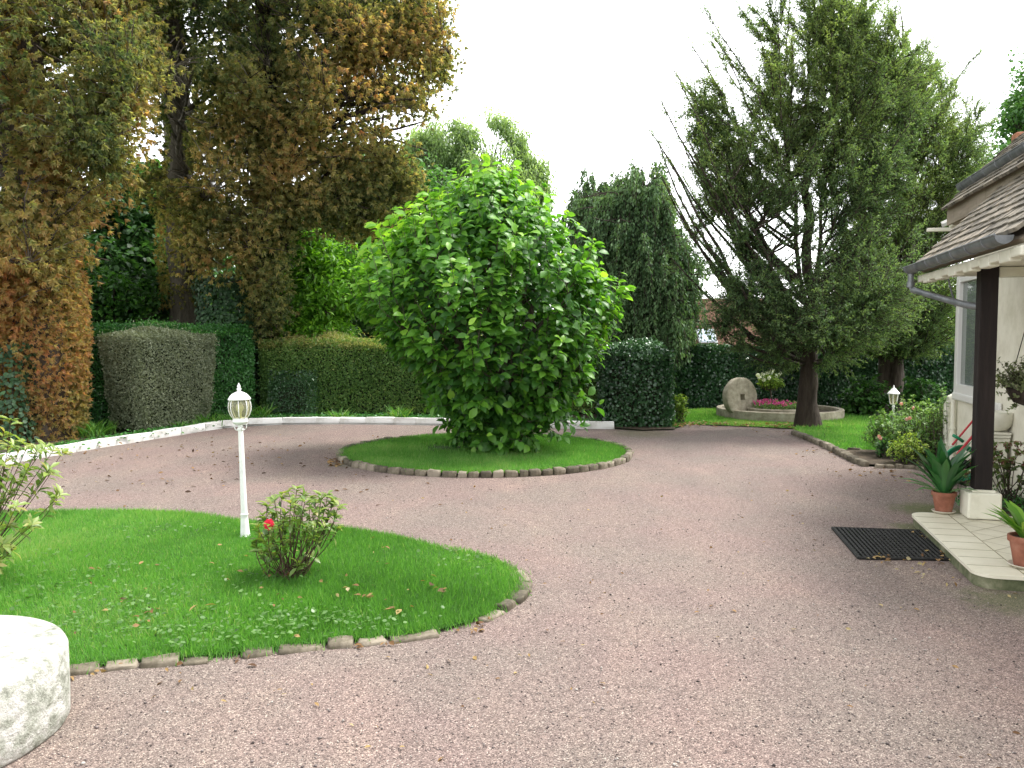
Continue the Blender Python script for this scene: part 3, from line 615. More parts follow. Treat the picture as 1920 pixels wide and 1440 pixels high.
bB = P(352, 700, 18.0); bB.z = 0
eB = [ell(350, 40, 16.5, 150, 120, 2.2), ell(400, 180, 16.0, 130, 110, 1.6), ell(400, 330, 16.0, 90, 130, 1.0), ell(330, -150, 16.8, 230, 160, 2.6), ell(240, 60, 16.8, 90, 90, 1.4), ell(385, 440, 16.2, 65, 90, .8), ell(300, 350, 16.6, 60, 50, .8)]
chestnut('middle horse chestnut with bare grey upper trunk behind the clipped hedge', bB, 12, .36, eB, 50, 1500, 14, (2.2, 4.6, .5, .5, 1500), 81, vB, M_barkg, lean=(-.22, 0), gap=hollow(bB.x - .1, 18.0, 4.9, 8.2, .24))
bC = P(500, 700, 18.2); bC.z = 0
eC = [ell(620, 60, 17.0, 180, 110, 2.3), ell(640, 200, 16.8, 165, 110, 2.0), ell(560, 330, 16.6, 100, 90, 1.3), ell(740, 120, 17.0, 80, 120, 1.4), ell(700, 290, 16.8, 90, 75, 1.3), ell(500, 200, 16.6, 90, 110, 1.3), ell(600, -130, 17.2, 240, 150, 2.6), ell(640, 390, 16.8, 90, 50, 1.0), ell(755, 230, 17.0, 75, 110, 1.2), ell(800, 60, 17, 45, 110, 1.2), ell(800, 255, 17, 38, 50, .8), ell(765, 310, 16.8, 50, 45, .9), ell(815, 130, 16.6, 35, 40, .7), ell(700, 395, 16.8, 60, 30, .8), ell(700, 330, 16.9, 110, 60, 1.2), ell(700, 225, 16.9, 110, 65, 1.2), ell(735, 200, 16.2, 80, 60, .9), ell(480, 430, 16.6, 80, 110, .9), ell(505, 560, 16.8, 46, 80, .6)]
chestnut('right-hand horse chestnut whose brown crown reaches over the leafy bush', bC, 12, .40, eC, 70, 2500, 13, (0.4, 4.4, .5, .62, 4200), 91, vB, M_barkd, lean=(.1, 0), cut=-.5, gap=lambda p: hollow(bC.x + .05, 18.2, 5.6, 8.6, .2)(p))
ivy_on('dark ivy climbing the lower trunks of the middle horse chestnuts', P(428, 700, 17.3).x, 17.3, 0.2, 2.85, .68, 6500, 172, size=(.05, .085), taper=.8)

# --- green woodland edge behind the chestnuts
M_dkgreen = leafmat('dark_leaves', [(.014, .038, .014), (.028, .074, .023), (.052, .125, .034), (.09, .18, .045)], .34, .45, .4)
M_mid = leafmat('mid_leaves', [(.014, .045, .010), (.03, .09, .014), (.06, .15, .02), (.11, .22, .03)], .35, .5, .35)
M_bright = leafmat('bright_leaves', [(.025, .075, .010), (.055, .14, .016), (.10, .22, .02), (.17, .31, .04)], .42, .45, .4, 1.7)
M_pale = leafmat('pale_leaves', [(.07, .11, .045), (.11, .165, .07), (.16, .22, .10), (.22, .29, .14)], .45, .6, .3, 1.7)
M_coni = leafmat('conifer_sprays', [(.028, .058, .028), (.056, .105, .046), (.095, .16, .068), (.135, .21, .09)], .32, .6, .3)
def g0(px, py, Y): q = P(px, py, Y); q.z = float(gz(q.x, q.y)); return q
simple_tree('maple', 'dark green leafy tree filling the gap left of the middle trunks', g0(230, 700, 19.5), 5.2, [ell(230, 470, 19.5, 130, 150, 1.6), ell(160, 560, 18.5, 90, 80, 1.0), ell(300, 560, 18.8, 110, 90, 1.2), ell(270, 380, 20, 90, 90, 1.2)],
            26, 620, 22, (.09, .17), M_dkgreen, M_barkd, 101, rad=.34, tpl=T_LA, asp=.85, vb=.42)
simple_tree('elder', 'low mid-green shrub tree rising just behind the clipped dark green hedge', g0(215, 700, 17.2), 2.4, [ell(215, 570, 17.2, 85, 60, .8), ell(150, 540, 17.4, 50, 70, .7)], 14, 240, 20, (.07, .13), M_mid, M_barkd, 102, tr=.08, rad=.26, vb=.35, tpl=T_LA, asp=.6)
simple_tree('young_ash', 'bright yellow-green young tree between the brown column and the leafy bush', g0(610, 700, 18.2), 3.9, [ell(600, 570, 18.2, 62, 115, .9), ell(650, 520, 18.4, 60, 60, .8), ell(575, 470, 18.3, 36, 50, .6), ell(560, 620, 18, 50, 50, .6)], 24, 420, 22, (.09, .16), M_bright, M_bark, 103, tr=.09, rad=.28, vb=.55, tpl=T_LA, asp=.42, cut=-.7)
simple_tree('lime_tree', 'tall dark green tree behind the leafy bush on its left', g0(720, 700, 23), 7.5, [ell(700, 470, 23, 90, 170, 2.0), ell(790, 400, 23.5, 80, 100, 1.6), ell(650, 420, 24, 80, 90, 1.6), ell(800, 520, 23, 60, 120, 1.2), ell(700, 330, 24, 80, 60, 1.3)],
            36, 800, 20, (.12, .22), M_dkgreen, M_barkd, 104, rad=.45, vb=.5, tpl=T_RH)
simple_tree('birch', 'pale feathery birch rising against the white sky left of centre', g0(855, 700, 33), 7.6, [ell(850, 285, 33, 60, 75, 1.8), ell(900, 400, 33, 120, 120, 2.4), ell(815, 370, 33, 60, 110, 1.6), ell(790, 300, 33, 45, 60, 1)], 34, 900, 26, (.10, .2), M_pale, M_barkg, 105, rad=.36, droop=1.2, flat=1.3, cut=-.05, cutf=1.1, asp=.35, bow=-.15, vb=.5, group='pale birches')
simple_tree('birch', 'taller pale birch just right of the other, its crown thinning to the right', g0(930, 700, 34), 7.6, [ell(930, 280, 34, 60, 62, 1.6), ell(960, 370, 34, 75, 100, 2.0), ell(1005, 390, 34, 34, 75, 1.0)], 30, 700, 26, (.10, .2), M_pale, M_barkg, 106, rad=.34, droop=1.2, flat=1.3, cut=-.05, cutf=1.1, asp=.35, bow=-.15, vb=.45, group='pale birches')
# drooping conifers right of the bush
def weeper(label, base, h, ells, ntw, seed, tr=.2, n_=30, mat=None, len_=(.35, .9)):
    r = rng(seed); root = tree('drooping_cypress', label, loc=tuple(base), group='drooping conifers'); W = Wood(); b = np.array(base, float)
    W.trunk([b, b + np.array([0, 0, h * .5]), b + np.array([0, 0, h])], [tr, tr * .6, .02], K=14, seed=seed, nod=(.1, 1))
    C = W.grow(samp(ells, ntw, r, .55, -.8, 1.2, seed), seed, rise=.1, bow=-.12, rmax=.04, rend=.008, S=4)
    p, tg, t, idx = along(C, 5, r, .4, 1.0); m = len(p); L = r.uniform(*len_, m)
    o = out_from(p, b); q = np.linspace(0, 1, 5)[None, :, None]
    S = p[:, None] + (o * .28 + r.normal(0, .13, (m, 3)))[:, None] * q * L[:, None, None] - UP * (q ** 1.6) * L[:, None, None]
    W.curves(S, np.full((m, 5), .006), 3, False); W.build('trunk', M_barkd, root)
    lf = Leaves(); pp, tt, t2, i2 = along(S, n_, r, 0, 1); k = len(pp); pp = pp + r.normal(0, .03, pp.shape); d = nrm(tt + rdir(r, k) * .7 - UP * .2)
    s = r.uniform(.06, .13, k); lf.add(T_RH, pp, d, rdir(r, k), s, s * .42, .42 + .2 * noise(pp, 1.3, seed) + r.normal(0, .1, len(S))[i2] + r.normal(0, .1, k) + .15 * (1 - t2))
    lf.build('crown', mat or M_coni, root)
weeper('dark drooping conifer with a tall rounded top to the right of the leafy bush', g0(1210, 700, 19.8), 4.9, [ell(1205, 375, 19.8, 75, 80, 1.0), ell(1150, 420, 19.9, 80, 90, 1.0), ell(1220, 500, 19.6, 95, 120, 1.2), ell(1250, 590, 19.2, 75, 75, 1.0), ell(1170, 560, 19.8, 80, 110, 1.0), ell(1275, 480, 19.6, 50, 60, .8), ell(1258, 550, 19.2, 60, 90, .9)], 640, 111)
weeper('lower drooping conifer half hidden by the right side of the leafy bush', g0(1110, 700, 21), 4.7, [ell(1105, 390, 21, 55, 75, .9), ell(1120, 520, 20.6, 80, 120, 1.2), ell(1150, 365, 21, 55, 50, .7), ell(1160, 620, 20.2, 80, 80, .9)], 420, 112)

# --- the two yews
M_yew = leafmat('yew_needles', [(.026, .048, .026), (.046, .082, .038), (.076, .122, .052), (.115, .162, .062), (.16, .2, .07)], .42, .55, .3, 1.6)
def yew(label, base, h, tr, limbs, ells, nt, per, seed, bark, lean=(0, 0), vb=.55, spl=(.3, .75), cut=None, rise=1.15, low=None, extra=None):
    r = rng(seed); root = tree('yew_tree', label, loc=tuple(base), group='yews at the edge of the side lawn'); b = np.array(base, float); W = Wood()
    W.trunk([b, b + np.array([lean[0] * .3, lean[1] * .3, h * .33]), b + np.array([lean[0] * .6, lean[1] * .6, h * .66]), b + np.array([lean[0], lean[1], h])], [tr * .8, tr * .5, tr * .16, .008], S=16, K=20, seed=seed, nod=(.17, .95), wob=.035, flare=1.6)
    for j, (dx, dy, tx, ty, f) in enumerate(((-.8, -.1, -.75, .1, .7), (.5, .5, .6, .3, .62), (.1, -.6, .15, -.4, .55))):
        W.trunk([b + np.array([dx, dy, 0]) * tr * .7, b + np.array([dx, dy, 0]) * tr * .75 + UP * h * .22, b + np.array([tx * .6, ty * .6, h * .6]), b + np.array([tx, ty, h * .9])], [tr * f, tr * f * .4, tr * f * .1, .006], S=12, K=16, seed=seed + j, nod=(.2, .95), wob=.03, flare=1.4)
    tips = np.array([list(P(*q)) for q in limbs])
    L1 = W.grow(tips, seed + 1, rise=rise, bow=.16, K=9, rmax=.075, rend=.008, kr=.016, S=6, jit=.035)
    L2 = W.grow(samp(ells, nt, r, .3, cut, .9, seed, inner=.5), seed + 2, rise=.75, bow=.12, K=6, rmax=.022, rend=.004, S=4, jit=.05)
    # ascending sprays along limbs and side branches
    A = []
    for C, per_ in ((L1, 38), (L2, per)):
        p, tg, t, idx = along(C, per_, r, .16 if C is L1 else .3, 1.0); A.append((p, tg, np.full(len(p), .8 if C is L1 else 1.)))
    p = np.concatenate([a[0] for a in A]); tg = np.concatenate([a[1] for a in A]); m = len(p)
    L = r.uniform(*spl, m) * .62 * np.concatenate([a[2] for a in A]); d = nrm(tg * .9 + rdir(r, m) * .55 + out_from(p, b) * .25 + UP * .12)
    if low is not None:  # lower boughs hang a little
        lo = p[:, 2] < low; d[lo] = nrm(d[lo] - UP * .55)
    q = np.linspace(0, 1, 4)[None, :, None]; S = p[:, None] + d[:, None] * q * L[:, None, None] - UP * (q ** 2) * .12 * L[:, None, None] + r.normal(0, .015, (m, 4, 3)) * q
    W.curves(S, np.linspace(.005, .002, 4)[None].repeat(m, 0), 3, False); W.build('trunk', bark, root)
    lf = Leaves(); pp, tt, t2, i2 = along(S, 22, r, .02, 1.05); k = len(pp); d2 = nrm(tt * .55 + rdir(r, k)); pp = pp + d2 * .008; s = r.uniform(.026, .058, k)
    sv = r.normal(0, .11, m)[i2]
    lf.add(T_RH, pp, d2, UP + rdir(r, k) * .6, s, s * .42, vb + sv + .22 * noise(pp, 1.0, seed) + .1 * noise(pp, 4, seed + 3) + r.normal(0, .09, k) + .1 * (t2 - .5))
    lf.build('crown', M_yew, root)
b1 = P(1518, 700, 15.1); b1.z = 0
limbs1 = [(1240, 190, 14.6), (1222, 250, 15.0), (1262, 130, 15.3), (1330, 30, 15.0), (1300, 90, 14.4), (1390, 20, 15.6), (1440, -60, 15.2), (1500, -120, 15.0), (1560, -90, 15.2), (1640, 10, 14.6), (1600, -40, 15.8), (1240, 330, 14.6), (1270, 400, 15.2),
          (1370, 120, 14.4), (1420, 60, 14.6), (1290, 260, 14.0), (1340, 210, 15.8), (1700, 80, 15.4), (1560, 60, 14.0), (1480, 0, 14.2), (1650, 120, 14.0), (1310, 420, 14.2), (1360, 330, 13.8), (1700, 240, 14.2), (1330, 600, 14.5), (1360, 640, 14.2), (1400, 560, 13.8), (1320, 540, 14.8), (1450, 640, 13.8), (1560, 650, 13.6), (1620, 600, 13.8), (1340, 470, 14.6), (1475, -40, 14.6), (1530, -30, 15.6), (1450, 60, 15.4), (1580, 20, 14.8), (1350, 80, 15.6), (1410, 200, 15.8), (1460, 130, 13.9), (1530, 110, 16.0), (1620, 80, 15.8), (1680, 140, 14.9), (1300, 190, 15.4), (1280, 330, 15.8), (1330, 290, 13.9), (1730, 170, 15.3), (1255, 480, 15.0), (1420, -100, 16.0), (1330, 500, 16.2)]
_r = random.Random(77); _o = [(1228, 330), (1240, 230), (1300, 90), (1370, 20), (1440, -30), (1530, -60), (1610, -30), (1700, 60), (1740, 150)]
for _k in range(64):
    _i = _r.uniform(0, 7.99); _j = int(_i); _f = _i - _j; _x = _o[_j][0] * (1 - _f) + _o[_j + 1][0] * _f; _y = _o[_j][1] * (1 - _f) + _o[_j + 1][1] * _f; _s = _r.uniform(0, .42)
    limbs1.append((_x + (1490 - _x) * _s, _y + (420 - _y) * _s, 15.0 + _r.uniform(-1.1, 1.1)))
e1 = [ell(1400, 520, 15.0, 95, 110, 1.5), ell(1500, 540, 14.6, 120, 105, 1.5), ell(1600, 500, 14.8, 130, 150, 1.6), ell(1500, 360, 14.8, 120, 140, 1.4), ell(1600, 300, 15.0, 110, 150, 1.4), ell(1500, 200, 15.0, 65, 130, 1.0), ell(1370, 330, 15.0, 75, 120, 1.1), ell(1330, 220, 14.9, 45, 90, .8), ell(1600, 130, 15.0, 90, 110, 1.1), ell(1680, 180, 15.2, 60, 100, .9), ell(1420, 585, 14.4, 95, 60, 1.1), ell(1550, 605, 14.0, 110, 45, 1.1), ell(1370, 450, 15, 60, 80, 1.0), ell(1375, 545, 14.8, 60, 70, 1.0), ell(1400, 440, 15, 80, 70, 1.0), ell(1420, 540, 14.4, 90, 80, 1.0), ell(1560, 40, 15, 70, 90, .9)]
yew('tall open yew with a forked dark trunk beside the stone planter', b1, 8.9, .185, limbs1, e1, 1050, 12, 121, M_barkd, lean=(-.15, .1), low=2.9, cut=-.45)
b2 = P(1675, 700, 18.3); b2.z = 0
limbs2 = [(1750, 130, 17.8), (1790, 180, 18.2), (1835, 100, 18.6), (1700, 60, 18.8), (1830, 240, 17.6), (1620, 80, 18.6), (1760, 220, 16.9), (1670, 20, 18.0), (1725, 90, 17.2), (1850, 330, 18), (1800, 300, 17.2), (1560, 250, 18.2)]
e2 = [ell(1700, 420, 18.0, 130, 190, 1.9), ell(1740, 300, 18.0, 90, 110, 1.5), ell(1620, 480, 17.8, 110, 150, 1.6), ell(1770, 500, 17.6, 75, 130, 1.3), ell(1690, 560, 17.4, 120, 80, 1.5), ell(1560, 520, 18, 80, 110, 1.2), ell(1680, 240, 18.2, 80, 110, 1.3), ell(1790, 400, 17.6, 50, 110, 1.0), ell(1740, 200, 18, 65, 95, 1.0), ell(1800, 270, 17.8, 45, 80, .9), ell(1690, 150, 18.2, 60, 90, 1.0)]
yew('dense second yew with a thick grey-brown trunk behind the far garden lamp', b2, 8.6, .30, limbs2, e2, 1150, 13, 122, M_barkd, low=3.0, vb=.58, rise=.9)
simple_tree('oak', 'dark leafy tree showing above the house roof at the far right', g0(1900, 700, 24), 8.3, [ell(1915, 240, 24, 40, 75, 1.2), ell(1860, 330, 23, 60, 60, 1.2), ell(1960, 180, 24, 60, 90, 1.4), ell(1840, 420, 22, 50, 90, 1.0)], 24, 330, 20, (.09, .17), M_dkgreen, M_barkd, 131, rad=.4, cut=-.4, vb=.6)
simple_tree('hazel', 'yellow-green bush showing above the hedge beside the conservatory', g0(1765, 700, 20.6), 2.9, [ell(1770, 600, 20.6, 60, 70, .9), ell(1720, 620, 21, 40, 50, .8)], 12, 190, 20, (.07, .13), M_bright, M_bark, 132, tr=.06, rad=.26, vb=.5)
# far wood closing the view, a single mass
r = rng(141); lf = Leaves()
for (x0, x1, Y, top, n) in ((-700, 700, 27, 330, 900), (500, 1080, 40, 480, 380), (1150, 2300, 44, 600, 300), (-500, 480, 23.5, 480, 500)):
    px = r.uniform(x0, x1, n); hmax = P(960, top, Y).z; c = np.array([[P(a, 600, Y).x, Y, 0] for a in px]); g = gz(c[:, 0], c[:, 1]); c[:, 1] += r.normal(0, 1.2, n)
    c[:, 2] = g + (hmax * (.8 + .3 * noise(c, .35, 6)) - g) * r.random(n)
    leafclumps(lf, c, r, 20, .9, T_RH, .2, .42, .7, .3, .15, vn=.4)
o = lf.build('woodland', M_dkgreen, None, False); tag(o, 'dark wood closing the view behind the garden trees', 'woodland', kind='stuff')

# --- hedges
M_core = noisemat('hedge_twigs', [(.012, .018, .008), (.025, .035, .016), (.045, .05, .028)], 22, 1, .9, 60, dist=.05)
def hedge(name, label, a, b, depth, h, n, leaf, mat, seed, vfun=None, tpl=T_RH, bottom=.08, taper=0., dome=.11, rough=.065, cat='hedge', asp=.6, group=None):
    """box hedge whose front face runs from ground point a to b (left to right), leaning out by taper at the top"""
    r = rng(seed); a = np.array([a[0], a[1]]); b = np.array([b[0], b[1]]); L = np.linalg.norm(b - a); ux = (b - a) / L; uy = np.array([-ux[1], ux[0]])
    root = thing(name, label, cat, (float(a[0]), float(a[1]), 0), 0, group)
    ar = [L * h, L * h * .45, L * depth * 1.2, depth * h, depth * h]; pr = np.array(ar) / sum(ar); f = r.choice(5, n, p=pr)
    u = r.uniform(0, 1, (n, 2)); x = np.where(f == 3, 0, np.where(f == 4, 1, u[:, 0])); y = np.where(f == 0, 0, np.where(f == 1, 1, np.where(f == 2, u[:, 1], u[:, 0]))); z = np.where(f == 2, 1, u[:, 1])
    nx = np.where(f == 3, -1., np.where(f == 4, 1., 0)); ny = np.where(f == 0, -1., np.where(f == 1, 1., 0)); nz_ = np.where(f == 2, 1., 0)
    X = (x - .5) * L * (1 + taper * (z - .5)) + .5 * L; Yv = y * depth - taper * .3 * z; Z = bottom + z * (h - bottom)
    p = np.stack([a[0] + ux[0] * X + uy[0] * Yv, a[1] + ux[1] * X + uy[1] * Yv, Z], -1)
    nr = np.stack([ux[0] * nx + uy[0] * ny, ux[1] * nx + uy[1] * ny, nz_], -1)
    # rounded edges, surface waves
    e = np.minimum.reduce([np.where(nx == 0, np.minimum(x, 1 - x) * L, 9), np.where(ny == 0, np.minimum(y, 1 - y) * depth, 9), np.where(nz_ == 0, (1 - z) * h, 9)])
    p -= nr * (dome * np.exp(-e / .15))[:, None]; nr = nrm(nr + UP * .0)
    dp = rough * 1.5 * noise(p, 1.9, seed + 7) + rough * noise(p, 3.6, seed) + rough * .6 * noise(p, 9, seed + 1) - np.abs(r.normal(0, .05, n)) + .02 + np.where(r.random(n) < .02, r.uniform(.02, .14, n), 0)
    p = p + nr * dp[:, None]; s = r.uniform(leaf[0], leaf[1], n)
    d = nrm(nr * .45 + UP * .35 + rdir(r, n) * .9); v = .45 + .18 * noise(p, 1.6, seed + 2) + .12 * noise(p, 6, seed + 3) + r.normal(0, .13, n) + .12 * nz_  # leaves on the top face are coloured lighter, overhead light put into the tint
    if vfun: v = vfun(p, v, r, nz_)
    lf = Leaves(); lf.add(tpl, p, d, nr + rdir(r, n) * .5, s, s * asp, v); lf.build('foliage', mat, root)
    ins = min(.11 + .5 * dome, depth * .4); m = MB(); zt = h - ins
    V = []
    for (zz) in ((0.0 if bottom < .3 else bottom + .12), zt):
        k = 1 + taper * (zz / h - .5)
        for (xx, yy) in ((0, 0), (1, 0), (1, 1), (0, 1)):
            X_ = (xx - .5) * (L * k - 2 * ins) + .5 * L; Y_ = ins + yy * (depth - 2 * ins) - taper * .3 * zz / h
            V.append((a[0] + ux[0] * X_ + uy[0] * Y_, a[1] + ux[1] * X_ + uy[1] * Y_, zz))
    m.add(V, [(3, 2, 1, 0), (4, 5, 6, 7), (0, 1, 5, 4), (1, 2, 6, 5), (2, 3, 7, 6), (3, 0, 4, 7)]); m.build('branches', M_core, root, world=True)
    return root
M_box = leafmat('box_leaves', [(.010, .045, .012), (.022, .085, .018), (.045, .145, .028), (.085, .22, .04)], .25, .4, .5)
M_grey = leafmat('grey_leaves', [(.055, .070, .040), (.10, .12, .07), (.16, .18, .115), (.23, .24, .17)], .2, .5, .4)
M_olive = leafmat('olive_leaves', [(.018, .050, .014), (.038, .088, .020), (.070, .135, .030), (.12, .18, .045), (.22, .21, .08)], .3, .5, .35)
M_ivyd = leafmat('hedge_ivy', [(.006, .018, .008), (.012, .038, .014), (.026, .07, .024), (.06, .13, .05)], .1, .3, .6)
hedge('clipped_hedge', 'clipped dark green hedge with a bright flat top left of the lamp', g0(128, 700, 13.9), g0(478, 700, 16.7), 1.3, 1.84, 60000, (.035, .06), M_box, 151, lambda p, v, r, t: v + .16 * t - .12 * (p[:, 0] < -6.0), rough=.07)  # top leaves tinted lighter still, so the flat top looks lit
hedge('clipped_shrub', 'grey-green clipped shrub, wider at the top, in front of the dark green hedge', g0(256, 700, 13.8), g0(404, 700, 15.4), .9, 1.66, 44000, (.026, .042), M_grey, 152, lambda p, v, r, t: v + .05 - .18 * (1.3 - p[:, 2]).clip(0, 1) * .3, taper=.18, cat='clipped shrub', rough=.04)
hedge('clipped_shrub', 'dark overhanging grey shrub wing at the left of the grey-green clipped shrub', g0(222, 700, 14.2), g0(262, 700, 14.0), .8, 1.70, 8000, (.026, .042), M_grey, 153, lambda p, v, r, t: v - .12, bottom=.8, cat='clipped shrub')
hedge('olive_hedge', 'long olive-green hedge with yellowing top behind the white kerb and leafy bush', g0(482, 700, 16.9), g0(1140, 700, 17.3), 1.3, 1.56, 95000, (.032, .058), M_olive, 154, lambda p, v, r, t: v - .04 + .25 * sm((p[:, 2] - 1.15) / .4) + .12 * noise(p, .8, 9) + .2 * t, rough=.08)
hedge('dark_shrub', 'low dark purplish-green shrub at the foot of the olive hedge behind the lamp', g0(495, 700, 16.6), g0(590, 700, 16.65), .6, .95, 6000, (.025, .045), M_ivyd, 155, lambda p, v, r, t: v + .15, dome=.2, rough=.1, cat='shrub')
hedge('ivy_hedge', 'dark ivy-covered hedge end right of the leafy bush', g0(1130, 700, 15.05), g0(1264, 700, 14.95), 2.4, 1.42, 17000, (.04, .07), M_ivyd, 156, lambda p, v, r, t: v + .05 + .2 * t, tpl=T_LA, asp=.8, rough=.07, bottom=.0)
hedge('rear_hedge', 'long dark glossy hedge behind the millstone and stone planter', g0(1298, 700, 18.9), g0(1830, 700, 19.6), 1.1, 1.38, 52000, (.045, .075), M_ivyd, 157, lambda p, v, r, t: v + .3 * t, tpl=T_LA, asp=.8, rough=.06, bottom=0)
hedge('rear_hedge', 'lower end step of the rear hedge beside the drooping conifer', g0(1262, 700, 18.7), g0(1300, 700, 18.8), 1.1, .98, 4200, (.045, .075), M_ivyd, 158, None, tpl=T_LA, asp=.8, rough=.06, bottom=0)

# --- tufts and low plants behind the kerb
M_tuft = leafmat('iris_leaves', [(.02, .07, .012), (.045, .13, .02), (.09, .21, .035), (.2, .25, .08)], .35, .45, .4)
def tuft(label, x, y, n, h, seed, z=.03, group='grassy clumps behind the white kerb', name='grass_clump'):
    r = rng(seed); a = r.uniform(0, 6.28, n); s = r.uniform(.6, 1.1, n) * h; lf = Leaves()
    p = np.stack([x + .1 * r.normal(size=n), y + .08 * r.normal(size=n), np.full(n, z)], -1); d = np.stack([np.cos(a) * .5, np.sin(a) * .5, np.full(n, 1.)], -1) + r.normal(0, .18, (n, 3))
    lf.add(T_STRAP, p, d, np.stack([-np.cos(a), -np.sin(a), np.full(n, .6)], -1), s, .016, r.normal(.5, .2, n))
    o = lf.build(name, M_tuft, None, False); o.location = (0, 0, 0); return tag(o, label, 'grass clump', group)
TU = [((170, 820), .34, 'grass clump behind the kerb below the rusty chestnut column'), ((205, 814), .3, 'small clump just right of the clump under the rusty column'), ((262, 806), .26, 'thin clump at the left foot of the grey-green shrub'), ((395, 800), .3, 'grass clump at the right foot of the grey-green shrub'),
      ((425, 796), .28, 'grass clump just left of the white lamp head'), ((488, 788), .38, 'grass clump just right of the white lamp head'), ((640, 788), .28, 'grass clump under the olive hedge, nearer the lamp'), ((745, 788), .36, 'tall grass clump under the olive hedge beside the leafy bush'), ((345, 806), .2, 'short clump in front of the grey-green shrub')]
for i, ((x, y), h, lb) in enumerate(TU): q = G(x, y, .03); tuft(lb, q.x, q.y, 70, h, 160 + i)
# ground ivy along the kerb
r = rng(171); kp2 = smooth_path([p + Vector((0, .55, 0)) for p in kerb_path], 400); n = 9000; k = r.integers(60, 400, n)
p = np.concatenate([kp2[k] + np.stack([r.normal(0, .1, n), np.abs(r.normal(0, .35, n)) - .1], -1), .05 + .07 * r.random((n, 1))], 1); s = r.uniform(.03, .06, n)
lf = Leaves(); lf.add(T_LA, p, rdir(r, n) * np.array([1, 1, .4]), UP + rdir(r, n) * .6, s, s * .8, r.normal(.45, .2, n)); tag(lf.build('ground_cover', M_box, None, False), 'low green ground cover between the white kerb and the hedges', 'ground cover', kind='stuff')

# ------------------------------------------------------------------ the house at the right
M_wall = noisemat('cream_render', [(.56, .53, .42), (.66, .63, .52), (.72, .69, .58)], 5, .85, .25, 60, dist=.004)
M_cream = noisemat('cream_paint', [(.58, .56, .45), (.68, .66, .55), (.72, .70, .60)], 7, .6, .1, 50, dist=.003)
M_tile = noisemat('roof_tiles', [(.06, .052, .042), (.14, .125, .10), (.22, .195, .155), (.28, .235, .18)], 14, .9, .5, 60, dist=.006, attr=.28)
M_otile = noisemat('orange_tiles', [(.30, .13, .07), (.42, .2, .12), (.5, .33, .24)], 8, .85, .3, 50, attr=.4)
M_zinc = noisemat('zinc', [(.10, .11, .12), (.17, .18, .19), (.24, .25, .26)], 9, .45, .12, 30, metal=.35, spec=.5, dist=.003)
M_timber = noisemat('dark_timber', [(.006, .004, .004), (.015, .010, .009), (.028, .019, .017)], 9, .75, .6, 30, stretch=(1, 1, .12), dist=.008)
M_grywood = noisemat('grey_wood', [(.16, .13, .10), (.25, .21, .16), (.34, .29, .23)], 8, .85, .4, 25, stretch=(1, .15, 1), dist=.005)
M_pvc = flat('white_frame', (.66, .65, .62), .35)
M_red = noisemat('red_brown_paint', [(.10, .02, .015), (.17, .035, .025), (.2, .05, .035)], 7, .5, .1, 30)
M_tileflr = None
def glassmat(name, tint, refl=.35, base=.12):
    m, t, p, o = newmat(name); p.inputs['Base Color'].default_value = (*tint, 1); p.inputs['Roughness'].default_value = .04
    p.inputs['Specular IOR Level'].default_value = .9; p.inputs['Transmission Weight'].default_value = 0
    tr = N(t, 'ShaderNodeBsdfTransparent'); tr.inputs[0].default_value = (.9, .95, .92, 1); mx = N(t, 'ShaderNodeMixShader'); mx.inputs[0].default_value = 1 - base
    t.links.new(tr.outputs[0], mx.inputs[1]); t.links.new(p.outputs[0], mx.inputs[2]); t.links.new(mx.outputs[0], o.inputs[0]); return m
M_winglass = glassmat('window_glass', (.16, .19, .17), base=.1)
HA = -math.atan2(389, 1600)
H = thing('house', 'cream house corner with low tiled porch roof and dark timber post at the right edge', 'house', (3.97, 8.5, 0), HA)
HM = Matrix.Translation((3.97, 8.5, 0)) @ Matrix.Rotation(HA, 4, 'Z')
def hl(px, py, z=None, lx=None, ly=None):
    """house-local point seen at a picture point on one known plane"""
    inv = HM.inverted(); o = inv @ Vector((0, 0, CAM_H)); d = inv.to_3x3() @ ray(px, py)
    t = (z - o.z) / d.z if z is not None else ((lx - o.x) / d.x if lx is not None else (ly - o.y) / d.y)
    return o + d * t
WX = 1.05; WY = 2.57; RY = 1.95            # wall plane, far corner of the conservatory, far end of the main roof
m = MB()                                 # walls with an opening for the door
dr0, dr1, dz1 = -1.05, -.02, 2.24
m.box(WX, WX + .25, -7.5, dr0, -.1, 3.3).box(WX, WX + .25, dr1, 1.45, -.1, 2.52).box(WX, WX + .25, dr0, dr1, dz1, 2.52).box(WX, WX + .25, dr0, RY, 2.521, 3.3)
m.box(WX + .0, WX + .25, 1.45, WY, -.1, .92)
m.box(WX + .25, 6.5, RY - .25, RY, 2.53, 3.35).box(WX + .25, 3.2, WY - .2, WY, -.1, 2.5); m.box(6.25, 6.5, -7.5, RY - .25, -.1, 3.3).box(WX + .25, 6.25, -7.5, -7.3, -.1, 3.3).box(3.0, 6.25, RY - .249, RY - .001, -.1, 2.529)
m.build('wall', M_wall, H)
